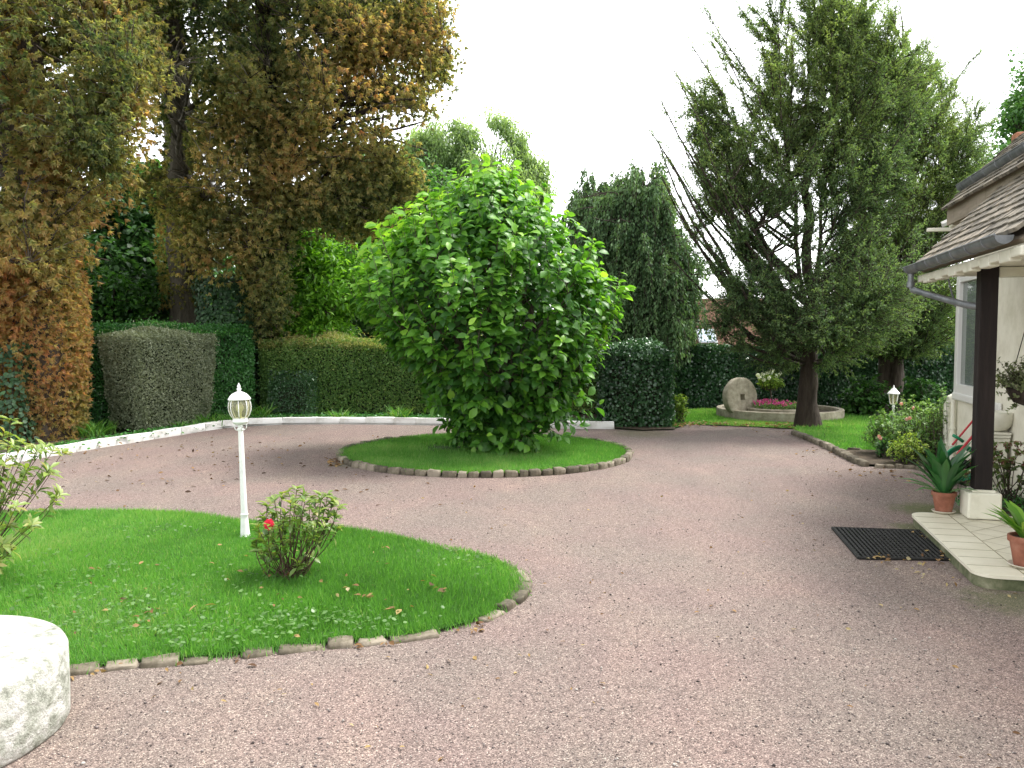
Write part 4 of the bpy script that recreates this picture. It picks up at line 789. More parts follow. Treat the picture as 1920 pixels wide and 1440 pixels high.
# door leaf and pale surround
dm = MB(); dm.box(WX + .08, WX + .13, dr0 + .09, dr1 - .09, .06, dz1 - .09)
for a_, b_ in ((dr0 + .16, -.60), (-.50, dr1 - .16)):
    for z0, z1 in ((.2, .95), (1.08, 2.0)): dm.bevbox(WX + .06, WX + .10, a_, b_, z0, z1, .012)
door = dm.build('door', M_red, H)
fm = MB(); fm.box(WX + .03, WX + .14, dr0 + .002, dr0 + .088, .02, dz1 - .002).box(WX + .03, WX + .14, dr1 - .088, dr1 - .002, .02, dz1 - .002).box(WX + .03, WX + .14, dr0 + .09, dr1 - .09, dz1 - .088, dz1 - .002)
fm.build('door_frame', M_grywood, H)
hm_ = MB(); hm_.tube([(WX + .02, -.92, 1.02), (WX - .02, -.92, 1.02), (WX - .02, -.82, 1.02)], .01, 6); hm_.build('handle', M_zinc, door, True)
# glazed opening in the conservatory end
wf = MB(); y0, y1, z0, z1 = 1.45, WY, .92, 2.52; t_ = .075
wf.bevbox(WX - .02, WX + .1, y0, y0 + t_, z0 + .002, z1, .008).bevbox(WX - .02, WX + .1, y1 - .10, y1 + .02, z0 + .002, z1, .008).bevbox(WX - .018, WX + .098, y0 + t_, y1 - .10, z1 - .11, z1 - .002, .006).bevbox(WX - .018, WX + .098, y0 + t_, y1 - .10, z0 + .002, z0 + .12, .006)
wf.bevbox(WX - .012, WX + .09, y0 + t_, y1 - .10, 2.30, 2.36, .005)
win = wf.build('window', M_pvc, H); pn = MB(); pn.box(WX + .03, WX + .04, y0 + t_, y1 - .10, z0 + .12, z1 - .11); pn.build('pane', M_winglass, win)
cu = MB()
for k in range(40): cu.box(WX + .14 + .012 * (k % 2), WX + .15 + .012 * (k % 2), y0 + .08 + k * .0205, y0 + .08 + (k + 1) * .0205, z0 + .1, z1 - .1)
cu.build('curtain', noisemat('net_curtain', [(.22, .25, .22), (.3, .33, .29)], 6, .9, .1), win)
# round-edged ledge wrapping the corner below the window and the pipes
lg = MB(); lg.bevbox(WX - .04, WX - .002, .7, WY + .02, .84, .93, .018); lg.build('window_sill', M_pvc, H)
pp_ = MB(); pp_.tube([(WX + .08, WY + .05, .87), (WX + .02, WY + .06, .87), (WX - .04, WY + .07, .84), (WX - .065, WY + .07, .77), (WX - .065, WY + .07, .3), (WX - .065, WY + .07, .0)], .052, 14)
pp_.tube([(WX - .065, WY + .07, .60), (WX - .065, WY + .07, .56)], .058, 12); pp_.build('drain_pipe', M_cream, H, True, auto=40)
p2_ = MB(); p2_.tube([(WX - .05, WY - .12, .84), (WX - .05, WY - .12, .05)], .028, 10); p2_.tube([(WX - .05, WY - .12, .42), (WX - .05, WY - .12, .26)], .045, 10); p2_.tube([(WX - .05, WY - .12, .50), (WX - .05, WY - .12, .47)], .04, 10); p2_.build('drain_pipe', M_cream, H, True, auto=40)
# conservatory roof sheet
cr = MB(); cr.box(WX - .10, WX + 1.2, 1.0, WY + .10, 0, .035, M=Matrix.Translation((0, 0, 2.62)) @ Matrix.Rotation(-.42, 4, 'Y'))
for k in range(4): cr.bevbox(WX - .10, WX + 1.2, 1.0 + .54 * k, 1.04 + .54 * k, .036, .07, .006, M=Matrix.Translation((0, 0, 2.62)) @ Matrix.Rotation(-.42, 4, 'Y'))
cr.build('conservatory_roof', M_pvc, H)
# tiles
def tiles(name, x0, z0, y0, y1, slope, ang, mat, seed, courses, parent=H, wt=.17, expo=.112, th=.028):
    r = random.Random(seed); mb = MB(); ca, sa = cos(ang), sin(ang); ny = int((y1 - y0) / wt)
    for i in range(courses):
        off = (i % 2) * wt * .5; sag = 0
        for j in range(ny + 1):
            a = y0 + j * wt - off; b = a + wt - .004; a = max(a, y0); b = min(b, y1)
            if b - a < .02: continue
            L = expo * 1.9; lift = th * 1.15
            M_ = Matrix.Translation((x0 + i * expo * ca, 0, z0 + i * expo * sa + r.gauss(0, .002))) @ Matrix.Rotation(-ang + .12 + r.gauss(0, .006), 4, 'Y') @ Matrix.Rotation(r.gauss(0, .004), 4, 'Z')
            mb.box(r.gauss(0, .003), L, a, b, 0, th, jit=.0015, r=r, val=r.random(), M=M_)
    return mb.build(name, mat, parent)
tiles('roof', .02, 2.325, -3.0, .0, 0, radians(45), M_tile, 1, 19)
rd = MB(); rd.box(0, 1.95, -2.99, -.01, -.06, -.02, M=Matrix.Translation((.05, 0, 2.30)) @ Matrix.Rotation(-radians(45), 4, 'Y')); rd.build('roof_boarding', M_grywood, H)
def gutter(name, x, z, y0, y1, R, mat=M_zinc, drop=0, down=None):
    mb = MB(); n = 14; V = []; F = []
    for (y, rr) in ((y0, R), (y1, R)):
        for k in range(n + 1): a = pi + pi * k / n; V.append((x + rr * cos(a), y, z + rr * sin(a)))
        for k in range(n + 1): a = 2 * pi - pi * k / n; V.append((x + (rr - .006) * cos(a), y, z + (rr - .006) * sin(a)))
    k = 2 * (n + 1); F = [(i, (i + 1) % k, k + (i + 1) % k, k + i) for i in range(k)]; mb.add(V, F)
    for y in (y0, y1 - .004):                                   # rounded end caps
        mb.add([(x + R * cos(pi + pi * i / n), y, z + R * sin(pi + pi * i / n)) for i in range(n + 1)] + [(x + R * cos(pi + pi * i / n), y + .004, z + R * sin(pi + pi * i / n)) for i in range(n + 1)],
               [tuple(range(n + 1)), tuple(range(2 * n + 1, n, -1))] + [(i, i + n + 1, i + n + 2, i + 1) for i in range(n)])
    mb.tube([(x - R, y0, z + .004), (x - R, y1, z + .004)], .008, 8)
    s = y0 + .3
    while s < y1: mb.tube([(x + (R + .003) * cos(pi + pi * i / 10), s, z + (R + .003) * sin(pi + pi * i / 10)) for i in range(11)], .005, 5); s += .42
    o = mb.build(name, mat, H, True, auto=35); return o
gutter('gutter', -.03, 2.31, -2.9, .02, .059)
rf2x, rf2z = .90, 3.40
gutter('gutter', rf2x, rf2z, -7.0, RY - .05, .075)
tiles('roof', rf2x + .05, rf2z + .03, -3.2, RY - .05, 0, radians(43), M_tile, 2, 38, expo=.11)
tiles('roof', .66, 3.10, -2.2, RY - .1, 0, radians(45), M_tile, 3, 3)
vd = MB(); r = random.Random(4)
for k in range(16): 
    if k > 1: vd.bevbox(rf2x + .12 + k * .2, rf2x + .30 + k * .2, RY - .12, RY + .06, rf2z + .08 + k * .187, rf2z + .20 + k * .187 + r.uniform(0, .03), .03, val=r.random())
vd.build('verge_tiles', M_otile, H)
fs = MB(); 
for k in range(9): fs.box(.72, .75, RY - .12 - (k + 1) * .30, RY - .125 - k * .30, 2.93, 3.15)
fs.box(.751, 1.04, RY - 2.8, RY - .12, 2.92, 2.95); fs.build('fascia', M_grywood, H)
br = MB(); br.bevbox(.50, WX, RY - .20, RY - .13, 2.86, 2.90, .006).bevbox(.74, WX, RY - .26, RY - .14, 2.905, 3.02, .006); br.build('bracket', M_cream, H)
# soffit boards below the porch roof, beam, post and plinth
sf = MB()
for k in range(13): sf.bevbox(.04, .12, -3.0 + k * .23, -2.775 + k * .23, 2.165 - .02 * (k % 2), 2.235, .012)
sf.box(.121, WX, -2.98, -.02, 2.22, 2.24); sf.build('soffit', M_cream, H)
PX_, PY_ = .325, -1.27
ps = MB(); ps.bevbox(PX_ - .068, PX_ + .068, PY_ - .068, PY_ + .068, .345, 2.216, .006); ps.build('post', M_timber, H)
pl = MB(); pl.bevbox(PX_ - .13, PX_ + .13, PY_ - .13, PY_ + .13, .105, .33, .016); pl.bevbox(PX_ - .09, PX_ + .09, PY_ - .09, PY_ + .09, .325, .348, .004); pl.build('plinth', M_cream, H)
bm_ = MB(); bm_.bevbox(PX_ + .072, WX, -1.32, -1.22, 2.13, 2.214, .008); bm_.build('beam', M_cream, H)
# downpipe: short drop at the far end, then sloping back past the post
dp = MB(); dp.tube([(-.03, -.06, 2.25), (-.03, -.06, 2.13), (-.01, -.08, 2.09), (.16, -.75, 1.96), (.22, -1.05, 1.91), (.40, -1.20, 1.87)], .030, 10); dp.tube([(-.03, -.06, 2.17), (-.03, -.06, 2.12)], .037, 10); dp.build('downpipe', M_zinc, H, True, auto=40)
cb = MB(); cb.tube([(.12, -.85, 2.15), (.2, -.8, 1.90)], .008, 6); cb.build('pipe_bracket', M_zinc, H)
# wall lantern on a scroll bracket
M_black = flat('black_iron', (.01, .009, .009), .45)
q = hl(1912, 462, ly=-1.9)
LN = thing('wall_lantern', 'black scroll bracket of a wall lantern under the porch roof at the right edge', 'wall lantern', HM @ Vector((.62, -3.0, 1.98)), HA)
wl = MB(); wl.bevbox(-.02, .02, -.0, .03, -.12, .16, .004)
wl.tube([(0, 0, .12), (-.05, -.04, .16), (-.12, -.08, .14), (-.15, -.10, .08), (-.12, -.09, .03), (-.09, -.07, .05)], .011, 7); wl.tube([(0, 0, -.10), (-.05, -.03, -.04), (-.10, -.06, .03), (-.12, -.08, .10)], .009, 7); wl.build('bracket', M_black, LN, True)
lb = MB(); lb.lathe([(.01, .0), (.07, -.03), (.075, -.04), (.055, -.05)], 8, (-.15, -.10, .06)); lb.lathe([(.02, -.22), (.035, -.2), (.037, -.19)], 8, (-.15, -.10, .06))
for k in range(4): a = k * pi / 2 + .4; lb.tube([(-.15 + .05 * cos(a), -.10 + .05 * sin(a), .02), (-.15 + .03 * cos(a), -.10 + .03 * sin(a), -.13)], .005, 5)
lb.build('cage', M_black, LN)
# paved step with rounded corner and tile joints
def tilefloor():
    m_, t, p, o = newmat('step_tiles'); L = t.links.new; tc = N(t, 'ShaderNodeTexCoord')
    nz = N(t, 'ShaderNodeTexNoise', Scale=3.0, Detail=8.0, Roughness=.7); L(tc.outputs['Object'], nz.inputs[0]); r1 = ramp(t, [(.3, (.60, .56, .43)), (.55, (.70, .66, .53)), (.75, (.76, .72, .59))]); L(nz.outputs[0], r1.inputs[0])
    L(r1.outputs[0], p.inputs['Base Color']); p.inputs['Roughness'].default_value = .5; return m_
M_step = tilefloor(); M_conc = noisemat('step_edge', [(.05, .065, .03), (.12, .13, .07), (.25, .24, .16)], 9, .9, .4, 40)
ST = thing('paved_step', 'low cream tiled porch step with rounded corner carrying the post and flower pots', 'paved step', tuple(HM @ Vector((0, 0, 0))), HA)
def rr(x0, x1, y0, y1, R, n=7):
    pts = []
    for cx, cy, a0 in ((x0 + R, y0 + R, pi), (x1 - R, y0 + R, 1.5 * pi), (x1 - R, y1 - R, 0), (x0 + R, y1 - R, .5 * pi)):
        for k in range(n + 1): a = a0 + (pi / 2) * k / n; pts.append((cx + R * cos(a), cy + R * sin(a)))
    return pts
def slab(mb, pts, z0, z1):
    n = len(pts); mb.add([(x, y, z0) for x, y in pts] + [(x, y, z1) for x, y in pts], [tuple(range(n - 1, -1, -1)), tuple(range(n, 2 * n))] + [(i, (i + 1) % n, n + (i + 1) % n, n + i) for i in range(n)])
SX0, SX1, SY0, SY1 = -.215, 1.04, -3.19, -1.16
a = MB(); slab(a, rr(SX0 + .012, SX1, SY0 + .012, SY1 - .012, .13), -.02, .078); a.build('base', M_conc, ST)
a = MB(); slab(a, rr(SX0, SX1, SY0, SY1, .14), .079, .10); a.build('paving', M_step, ST)
a = MB(); zj = .1015; w_ = .0035
a.box(SX0 + .30, SX0 + .30 + .006, SY0 + .01, SY1 - .01, .0985, zj)
for k in range(1, 9): yy_ = SY0 + .02 + k * .225; a.box(SX0 + .01, SX0 + .297, yy_, yy_ + .005, .0985, zj)
for k in range(-6, 14):                                    # joints laid diagonally in the inner field
    x_s, y_s = SX0 + .307, SY0 + .1 + k * .30
    for sgn in (1, -1):
        t0, t1 = 0, 1.2
        P0 = (x_s, y_s); P1 = (x_s + .9, y_s + sgn * .9)
        def cy_(t): return y_s + sgn * t
        lo = max(0, min((SY0 + .02 - y_s) / sgn, (SY1 - .02 - y_s) / sgn)); hi = min(.9, max((SY0 + .02 - y_s) / sgn, (SY1 - .02 - y_s) / sgn))
        if hi - lo < .05: continue
        A_, B_ = (x_s + lo, cy_(lo)), (x_s + hi, cy_(hi)); nx_, ny_ = -sgn * .7 * .0025, .7 * .0025; zz = zj + .0003 * (sgn > 0)
        a.add([(A_[0] - nx_, A_[1] - ny_, zz), (B_[0] - nx_, B_[1] - ny_, zz), (B_[0] + nx_, B_[1] + ny_, zz), (A_[0] + nx_, A_[1] + ny_, zz)], [(0, 1, 2, 3)])
a.build('joints', flat('joint', (.26, .23, .15), .9), ST)
# decorative basin on a short pilaster against the wall
q = hl(1890, 755, lx=WX - .02); BZ = .80; by = q.y
PD = thing('stone_basin', 'cream stone pilaster with flared cap and rounded bowl against the house wall', 'stone basin', HM @ Vector((WX - .12, by, 0)), HA)
a = MB(); a.bevbox(-.09, .09, -.10, .10, 0, .55, .012); 
for k, (hw, z0, z1) in enumerate(((.12, .552, .60), (.145, .602, .635), (.16, .637, .66))): a.bevbox(-hw * .8, .10, -hw, hw, z0, z1, .01)
a.bevbox(-.12, .10, -.14, .14, 0, .08, .01); a.build('pilaster', M_cream, PD)
a = MB(); a.lathe([(.05, .662), (.10, .68), (.145, .73), (.165, .80), (.17, .86), (.15, .865), (.12, .80)], 24); a.build('bowl', M_cream, PD, True)

# ------------------------------------------------------------------ objects around the porch
M_terra = noisemat('terracotta', [(.17, .065, .04), (.27, .105, .065), (.35, .17, .115)], 9, .8, .25, 40, dist=.004)
M_saucer = noisemat('saucer', [(.42, .38, .30), (.6, .56, .46)], 9, .7, .1)
def pot(label, loc, R, h, seed, plant_label=None, cat='flower pot'):
    root = thing('flower_pot', label, cat, loc, 0, 'terracotta pots on the porch step'); a = MB()
    a.lathe([(R * .66, 0), (R * .68, .01), (R * .93, h * .80), (R * 1.02, h * .81), (R * 1.04, h * .84), (R * 1.04, h * .985), (R * 1.0, h), (R * .9, h), (R * .88, h * .9), (0, h * .9)], 32, close=False); o = a.build('pot', M_terra, root, True, auto=50)
    a = MB(); a.lathe([(0, h * .905), (R * .88, h * .905)], 24, close=False); a.build('soil', M_soil, root)
    a = MB(); a.lathe([(0, .001), (R * .80, .001), (R * .98, .018), (R * 1.0, .02), (R * .97, .024), (R * .78, .008), (0, .008)], 32, close=False); s = a.build('saucer', M_saucer, root, True, auto=50); s.location.z = -.004; return root
def straps(lf, c, n, L0, L1, W, r, spread=.8, v=.5, asp=None):
    a = r.uniform(0, 6.28, n); e = r.uniform(.12, 1, n) * spread; d = np.stack([np.cos(a) * e, np.sin(a) * e, np.ones(n)], -1); L = r.uniform(L0, L1, n)
    p = np.array(c)[None] + np.stack([np.cos(a), np.sin(a), 0 * a], -1) * .03; up = np.stack([-np.cos(a), -np.sin(a), e * .9 + .2], -1)
    lf.add(T_STRAP, p, d, up, L, W * r.uniform(.7, 1.15, n), v + r.normal(0, .15, n))
g1 = G(1769, 962, .10); g1.z = .106; pot('terracotta pot with lily-like plant beside the post plinth', g1, .098, .185, 1)
M_clivia = leafmat('strap_leaves', [(.008, .03, .012), (.016, .065, .02), (.035, .12, .03), (.10, .2, .09)], .2, .3, .6)
def strap_plant(name, label, c, n, L0, L1, W, seed, mat, spread, zstem=0):
    r = rng(seed); root = thing(name, label, 'potted plant', tuple(c)); lf = Leaves(); straps(lf, c, n, L0, L1, W, r, spread, .45); lf.build('leaves', mat, root)
    a = MB()
    for k in range(5): b_ = r.uniform(-.02, .02, 2); a.tube([(b_[0], b_[1], -.01), (b_[0] * 1.5, b_[1] * 1.5, .06)], .012, 6)
    a.build('stem', mat, root); return root
strap_plant('clivia', 'dark green plant with broad arching strap leaves in the pot by the plinth', g1 + Vector((0, 0, .165)), 50, .26, .50, .095, 2, M_clivia, .55)
r = rng(3); lf = Leaves(); straps(lf, g1 + Vector((0, 0, .165)), 12, .26, .40, .05, r, 2.0, .8)
o = lf.build('drooping_leaves', M_clivia, bpy.data.objects['clivia'])
g2 = G(1925, 1064, .10); g2.z = .106; pot('terracotta pot with pale-leaved plant cut by the right edge of the photo', g2, .115, .21, 4)
M_fern = leafmat('pale_strap', [(.03, .09, .012), (.07, .17, .02), (.14, .26, .04), (.3, .3, .08)], .35, .35, .5)
strap_plant('birdnest_fern', 'yellow-green plant with broad upright leaves in the nearest pot', g2 + Vector((0, 0, .19)), 34, .14, .32, .085, 5, M_fern, .95)
# doormat
MT = thing('doormat', 'black ribbed rubber doormat lying on the gravel in front of the porch step', 'doormat'); c4 = [G(1561, 993), G(1735, 999), G(1797, 1053), G(1610, 1050)]
M_rub = noisemat('rubber', [(.006, .006, .006), (.014, .014, .013), (.035, .035, .032)], 40, .7, .4, 90)
def bil(u, v): return c4[0] * (1 - u) * (1 - v) + c4[1] * u * (1 - v) + c4[2] * u * v + c4[3] * (1 - u) * v
a = MB(); nn_ = 22
for i in range(nn_):
    u0, u1 = i / nn_ + .004, (i + .62) / nn_; q = []
    for zz in (.008, .021):
        for (u, v) in ((u0, .01), (u1, .01), (u1, .99), (u0, .99)): p_ = bil(u, v); q.append((p_.x, p_.y, zz + .004 * sin(u * 9)))
    a.add(q, [(3, 2, 1, 0), (4, 5, 6, 7), (0, 1, 5, 4), (1, 2, 6, 5), (2, 3, 7, 6), (3, 0, 4, 7)])
for j in range(15):
    v0, v1 = j / 15 + .01, (j + .35) / 15; q = []
    for zz in (.007, .0165):
        for (u, v) in ((.005, v0), (.995, v0), (.995, v1), (.005, v1)): p_ = bil(u, v); q.append((p_.x, p_.y, zz))
    a.add(q, [(3, 2, 1, 0), (4, 5, 6, 7), (0, 1, 5, 4), (1, 2, 6, 5), (2, 3, 7, 6), (3, 0, 4, 7)])
a.build('ribs', M_rub, MT)
a = MB(); lp = [bil(0, 0), bil(1, 0), bil(1, 1), bil(0, 1)]
for i in range(4): p_, q_ = lp[i], lp[(i + 1) % 4]; a.tube([(p_.x, p_.y, .015), (q_.x, q_.y, .015)], .012, 6)
a.build('rim', M_rub, MT)

# hose trolley with red handle tubes and a green hose
HT = thing('hose_trolley', 'green garden hose on a trolley with two red handle tubes behind the potted plant', 'hose trolley', tuple(P(1815, 850, 9.35)), 0)
HT.location.z = 0; hx, hy = HT.location.x, HT.location.y; rel = lambda px, py, dy=0: tuple(P(px, py, 9.35 + dy) - Vector((hx, hy, 0)))
M_hose = flat('green_hose', (.012, .22, .10), .35); M_redp = flat('red_tube', (.42, .03, .04), .4)
a = MB(); a.tube([rel(1786, 834, -.1), rel(1830, 782, .05), rel(1850, 755, .1)], .011, 8); a.tube([rel(1795, 852, -.25), rel(1832, 808, -.1), rel(1858, 775, 0)], .014, 8); a.build('handle', M_redp, HT, True)
a = MB()
for k in range(5):
    c_ = Vector(rel(1802, 868, -.05 + .05 * k)); Rr = .20 - .008 * k; a.tube([(c_.x + Rr * 1.05 * cos(t), c_.y + .02 * sin(t * 2), c_.z + Rr * .95 * sin(t)) for t in np.linspace(0, 2 * pi, 26)], .012, 7, caps=False)
a.tube([rel(1787, 816, -.12), rel(1796, 821, -.12), rel(1806, 828, -.12)], .018, 8); a.build('hose', M_hose, HT, True)
a = MB(); c_ = Vector(rel(1802, 868, .05)); a.tube([(c_.x, c_.y - .14, c_.z), (c_.x, c_.y + .14, c_.z)], .05, 10)
for s_ in (-1, 1):
    a.tube([(c_.x + .17, c_.y + s_ * .15, .02), (c_.x, c_.y + s_ * .15, c_.z), (c_.x - .17, c_.y + s_ * .15, .02)], .010, 6)
a.build('frame', M_black, HT, True)

# hydrangea with faded heads, hanging basket plant, other shrubs by the house
def stemmy(name, label, cat, base, tips, r, leaf, s0, s1, per, mat, bark=M_bark, rad=.006, v=.5, asp=.45, tpl=T_LA, group=None, low=.3, bend=.15, whorl=True, dn=0.):
    base = np.array(base, float); tips = np.array(tips, float); n = len(tips); root = thing(name, label, cat, tuple(base), 0, group)
    q = np.linspace(0, 1, 7)[None, :, None]; st = base + np.stack([r.normal(0, .05, n), r.normal(0, .05, n), np.zeros(n)], -1); mid = (st + tips) / 2 + r.normal(0, .04, (n, 3)); mid[:, :2] += (tips - st)[:, :2] * bend
    C = (1 - q) ** 2 * st[:, None] + 2 * q * (1 - q) * mid[:, None] + q * q * tips[:, None]
    W = Wood(); W.curves(C, np.linspace(rad, rad * .5, 7)[None].repeat(n, 0), 5, False); W.build('stem', bark, root)
    lf = Leaves(); tg = nrm(C[:, -1] - C[:, -3])
    if whorl:
        for k in range(per):
            a_ = 2 * pi * k / per + r.uniform(-.4, .4, n); b_ = nrm(np.cross(tg, rdir(r, n))); b2_ = np.cross(tg, b_); sd = b_ * np.cos(a_)[:, None] + b2_ * np.sin(a_)[:, None]
            lift = r.uniform(.1, .8, n)[:, None]; s = r.uniform(s0, s1, n)
            lf.add(tpl, tips + tg * r.uniform(-.035, .01, n)[:, None], sd + tg * lift - UP * dn, tg + UP * .3, s, s * asp, v + r.normal(0, .15, n) + .15 * lift[:, 0])
    p, tg2, t, idx = along(C, leaf, r, low, .97); m_ = len(p); s = r.uniform(s0 * .8, s1, m_)
    lf.add(tpl, p, tg2 * .4 + rdir(r, m_) + UP * .1, UP + rdir(r, m_) * .5, s, s * asp, v - .1 + r.normal(0, .16, m_)); lf.build('leaves', mat, root)
    return root, C
def domes(n, c, R, r, lo=.35): d = rdir(r, n * 3); d = d[d[:, 2] > -.1][:n]; return np.array(c) + d * np.array(R) * r.uniform(lo, 1, len(d))[:, None] ** .4
def flowerheads(name, pts, R, mat, root, r, n=26, ps=.018, v=.5):
    lf = Leaves(); 
    if len(pts) > 1:
        for q_ in pts: flowerheads(name, [q_], R, mat, root, r, n, ps, v)
        return
    n_ = len(pts) * n; d = rdir(r, n_); c = np.repeat(np.array(pts), n, 0); p = c + d * R * r.uniform(.7, 1, n_)[:, None]; sd = np.cross(d, rdir(r, n_))
    lf = Leaves(); s = r.uniform(ps * .7, ps * 1.3, n_); lf.add(T_HEX, p - nrm(sd) * s[:, None] * .5, sd, d, s, s, v + r.normal(0, .2, n_)); return lf.build(name, mat, root)
M_hyd = leafmat('hydrangea_leaves', [(.03, .05, .018), (.06, .10, .03), (.12, .16, .05), (.2, .16, .07)], .3, .55, .3)
M_hydf = leafmat('faded_heads', [(.07, .03, .03), (.16, .06, .06), (.26, .13, .11), (.3, .25, .14)], .3, .8, .2)
r = rng(201); hb = P(1885, 900, 8.05); hb.z = .03
def bush_pts(lst, Y, r, j=.12): return [list(P(x + r.normal(0, 3), y + r.normal(0, 3), Y + r.normal(0, j))) for x, y in lst]
hp = bush_pts([(1857, 838), (1875, 845), (1890, 835), (1905, 832), (1912, 848), (1925, 838), (1868, 868), (1886, 880), (1900, 868), (1920, 872), (1848, 872), (1862, 850), (1940, 850), (1935, 880), (1880, 860), (1950, 830), (1960, 860), (1850, 850)], 8.0, r)
root, C = stemmy('hydrangea', 'hydrangea with faded reddish flower heads in the bed right of the post', 'hydrangea', hb, hp, r, 7, .05, .09, 6, M_hyd, v=.5, asp=.6, low=.4); flowerheads('flower_head', hp, .04, M_hydf, root, r)
hp2 = bush_pts([(1818, 862), (1828, 850), (1812, 880), (1838, 872), (1826, 885), (1840, 895)], 8.5, r); root, C = stemmy('hydrangea', 'small hydrangea with brown heads between the post and the potted plant', 'hydrangea', (hp2[0][0] + .05, 8.5, .03), hp2, r, 7, .05, .08, 6, M_hyd, v=.55, asp=.6); flowerheads('flower_head', hp2, .035, M_hydf, root, r)
lf = Leaves(); n = 1500; c_ = np.array([[P(x, 900, 8).x, P(x, 900, 8).y] for x in r.uniform(1790, 1990, n)]); c_[:, 1] += r.normal(0, .35, n); s = r.uniform(.02, .04, n)
lf.add(T_LA, np.concatenate([c_, .04 + .1 * r.random((n, 1))], 1), rdir(r, n), UP + rdir(r, n) * .5, s, s * .6, r.normal(.4, .2, n)); tag(lf.build('ground_cover', M_box, None, False), 'low ground cover in the bed beside the porch step', 'ground cover', kind='stuff')
M_hang = leafmat('basket_leaves', [(.05, .06, .035), (.10, .12, .06), (.16, .19, .09), (.12, .06, .08)], .3, .6, .3)
r = rng(211); hc = P(1925, 722, 7.4); tips = domes(120, hc, (.27, .25, .24), r, .2); tr_ = bush_pts([(1898, 765), (1888, 770), (1893, 748), (1905, 745), (1868, 690), (1872, 715), (1870, 735), (1880, 680), (1875, 676), (1905, 760), (1912, 752)], 7.4, r, .05)
root, C = stemmy('hanging_plant', 'bushy grey-green plant with purple tips hanging at the right edge above the bed', 'hanging plant', (hc.x, hc.y, hc.z - .02), np.concatenate([tips, np.array(tr_)]), r, 16, .02, .038, 7, M_hang, rad=.003, v=.45, asp=.6, low=.1)
a = MB(); a.lathe([(.02, -.16), (.10, -.13), (.15, -.05), (.16, 0), (.15, 0), (.12, -.06)], 20); a.build('basket', M_barkd, root, True)
a = MB()
for k in range(3): a_ = k * 2.1; a.tube([(.15 * cos(a_), .15 * sin(a_), 0), (0, 0, .62), (0, 0, .9)], .004, 5)
a.build('chain', M_black, root)

# rose and perennial bushes in the bed
M_rose = leafmat('rose_leaves', [(.03, .07, .02), (.06, .125, .03), (.105, .18, .045), (.17, .25, .07)], .35, .45, .4)
M_yel = leafmat('yellow_leaves', [(.06, .12, .02), (.12, .2, .03), (.22, .28, .05), (.32, .34, .1)], .4, .5, .3)
M_pink = leafmat('pink_petals', [(.45, .2, .2), (.6, .34, .32), (.7, .48, .44)], .3, .6, .3)
def bushy(name, label, c, R, n, seed, mat, leaf=10, s=(.03, .055), v=.5, cat='rose bush', group='rose bushes in the bed by the house', fl=None):
    r = rng(seed); base = (c[0], c[1], .03); t = domes(n, (c[0], c[1], c[2]), R, r, .15); root, C = stemmy(name, label, cat, base, t, r, leaf, s[0], s[1], 6, mat, rad=.004, v=v, asp=.55, low=.25, group=group)
    if fl: pts = [list(P(*f)) for f in fl]; flowerheads('flower', pts, .022, M_pink, root, r, 26, .022)
    return root
def cz(px, py, Y): q = P(px, py, Y); return (q.x, q.y, q.z)
bushy('rose_bush', 'largest rose bush with pink blooms right of the far lamp post', cz(1735, 835, 11.2), (.50, .42, .60), 210, 221, M_rose, fl=[(1772, 770, 10.9), (1706, 784, 10.9), (1700, 786, 11.2)])
bushy('rose_bush', 'loose rose bush just left of the far lamp post, leaning over the lawn', cz(1670, 825, 11.6), (.42, .34, .46), 170, 222, M_rose, fl=[(1648, 818, 11.35)])
bushy('rose_bush', 'yellow-leaved low bush at the front of the rose bed', cz(1700, 850, 10.7), (.26, .22, .30), 100, 223, M_yel, v=.5, cat='low shrub', s=(.025, .045))
bushy('rose_bush', 'rose bush with faded pink heads behind the far lamp post', cz(1708, 800, 12.2), (.50, .3, .45), 150, 224, M_rose, fl=[(1690, 757, 12.0), (1712, 765, 12.0)], v=.6)
bushy('dark_rose_bush', 'small dark-leaved bush with one pink bloom at the left end of the rose bed', cz(1660, 843, 11.2), (.13, .13, .22), 36, 225, M_dkgreen, v=.5, fl=[(1649, 819, 11.1), (1651, 822, 11.1)])
bushy('rose_bush', 'tall thin rose against the conservatory drain pipe', cz(1765, 800, 10.9), (.16, .2, .50), 50, 226, M_rose, v=.55)
bushy('camellia', 'dark broad-leaved shrub between the two yew trunks', cz(1625, 765, 17.6), (.6, .5, .75), 160, 227, M_mid, leaf=14, s=(.06, .11), v=.25, cat='shrub', group='shrubs in the shade of the yews')
bushy('laurel', 'shaded shrub at the right of the thick second yew trunk', cz(1730, 765, 16.6), (.55, .5, .7), 140, 228, M_mid, leaf=14, s=(.06, .11), v=.2, cat='shrub', group='shrubs in the shade of the yews')
bushy('forsythia', 'thin yellow-green shrub at the foot of the dark hedge end', cz(1276, 770, 15.6), (.14, .2, .36), 42, 229, M_yel, leaf=9, s=(.04, .07), cat='shrub', group=None, v=.35)

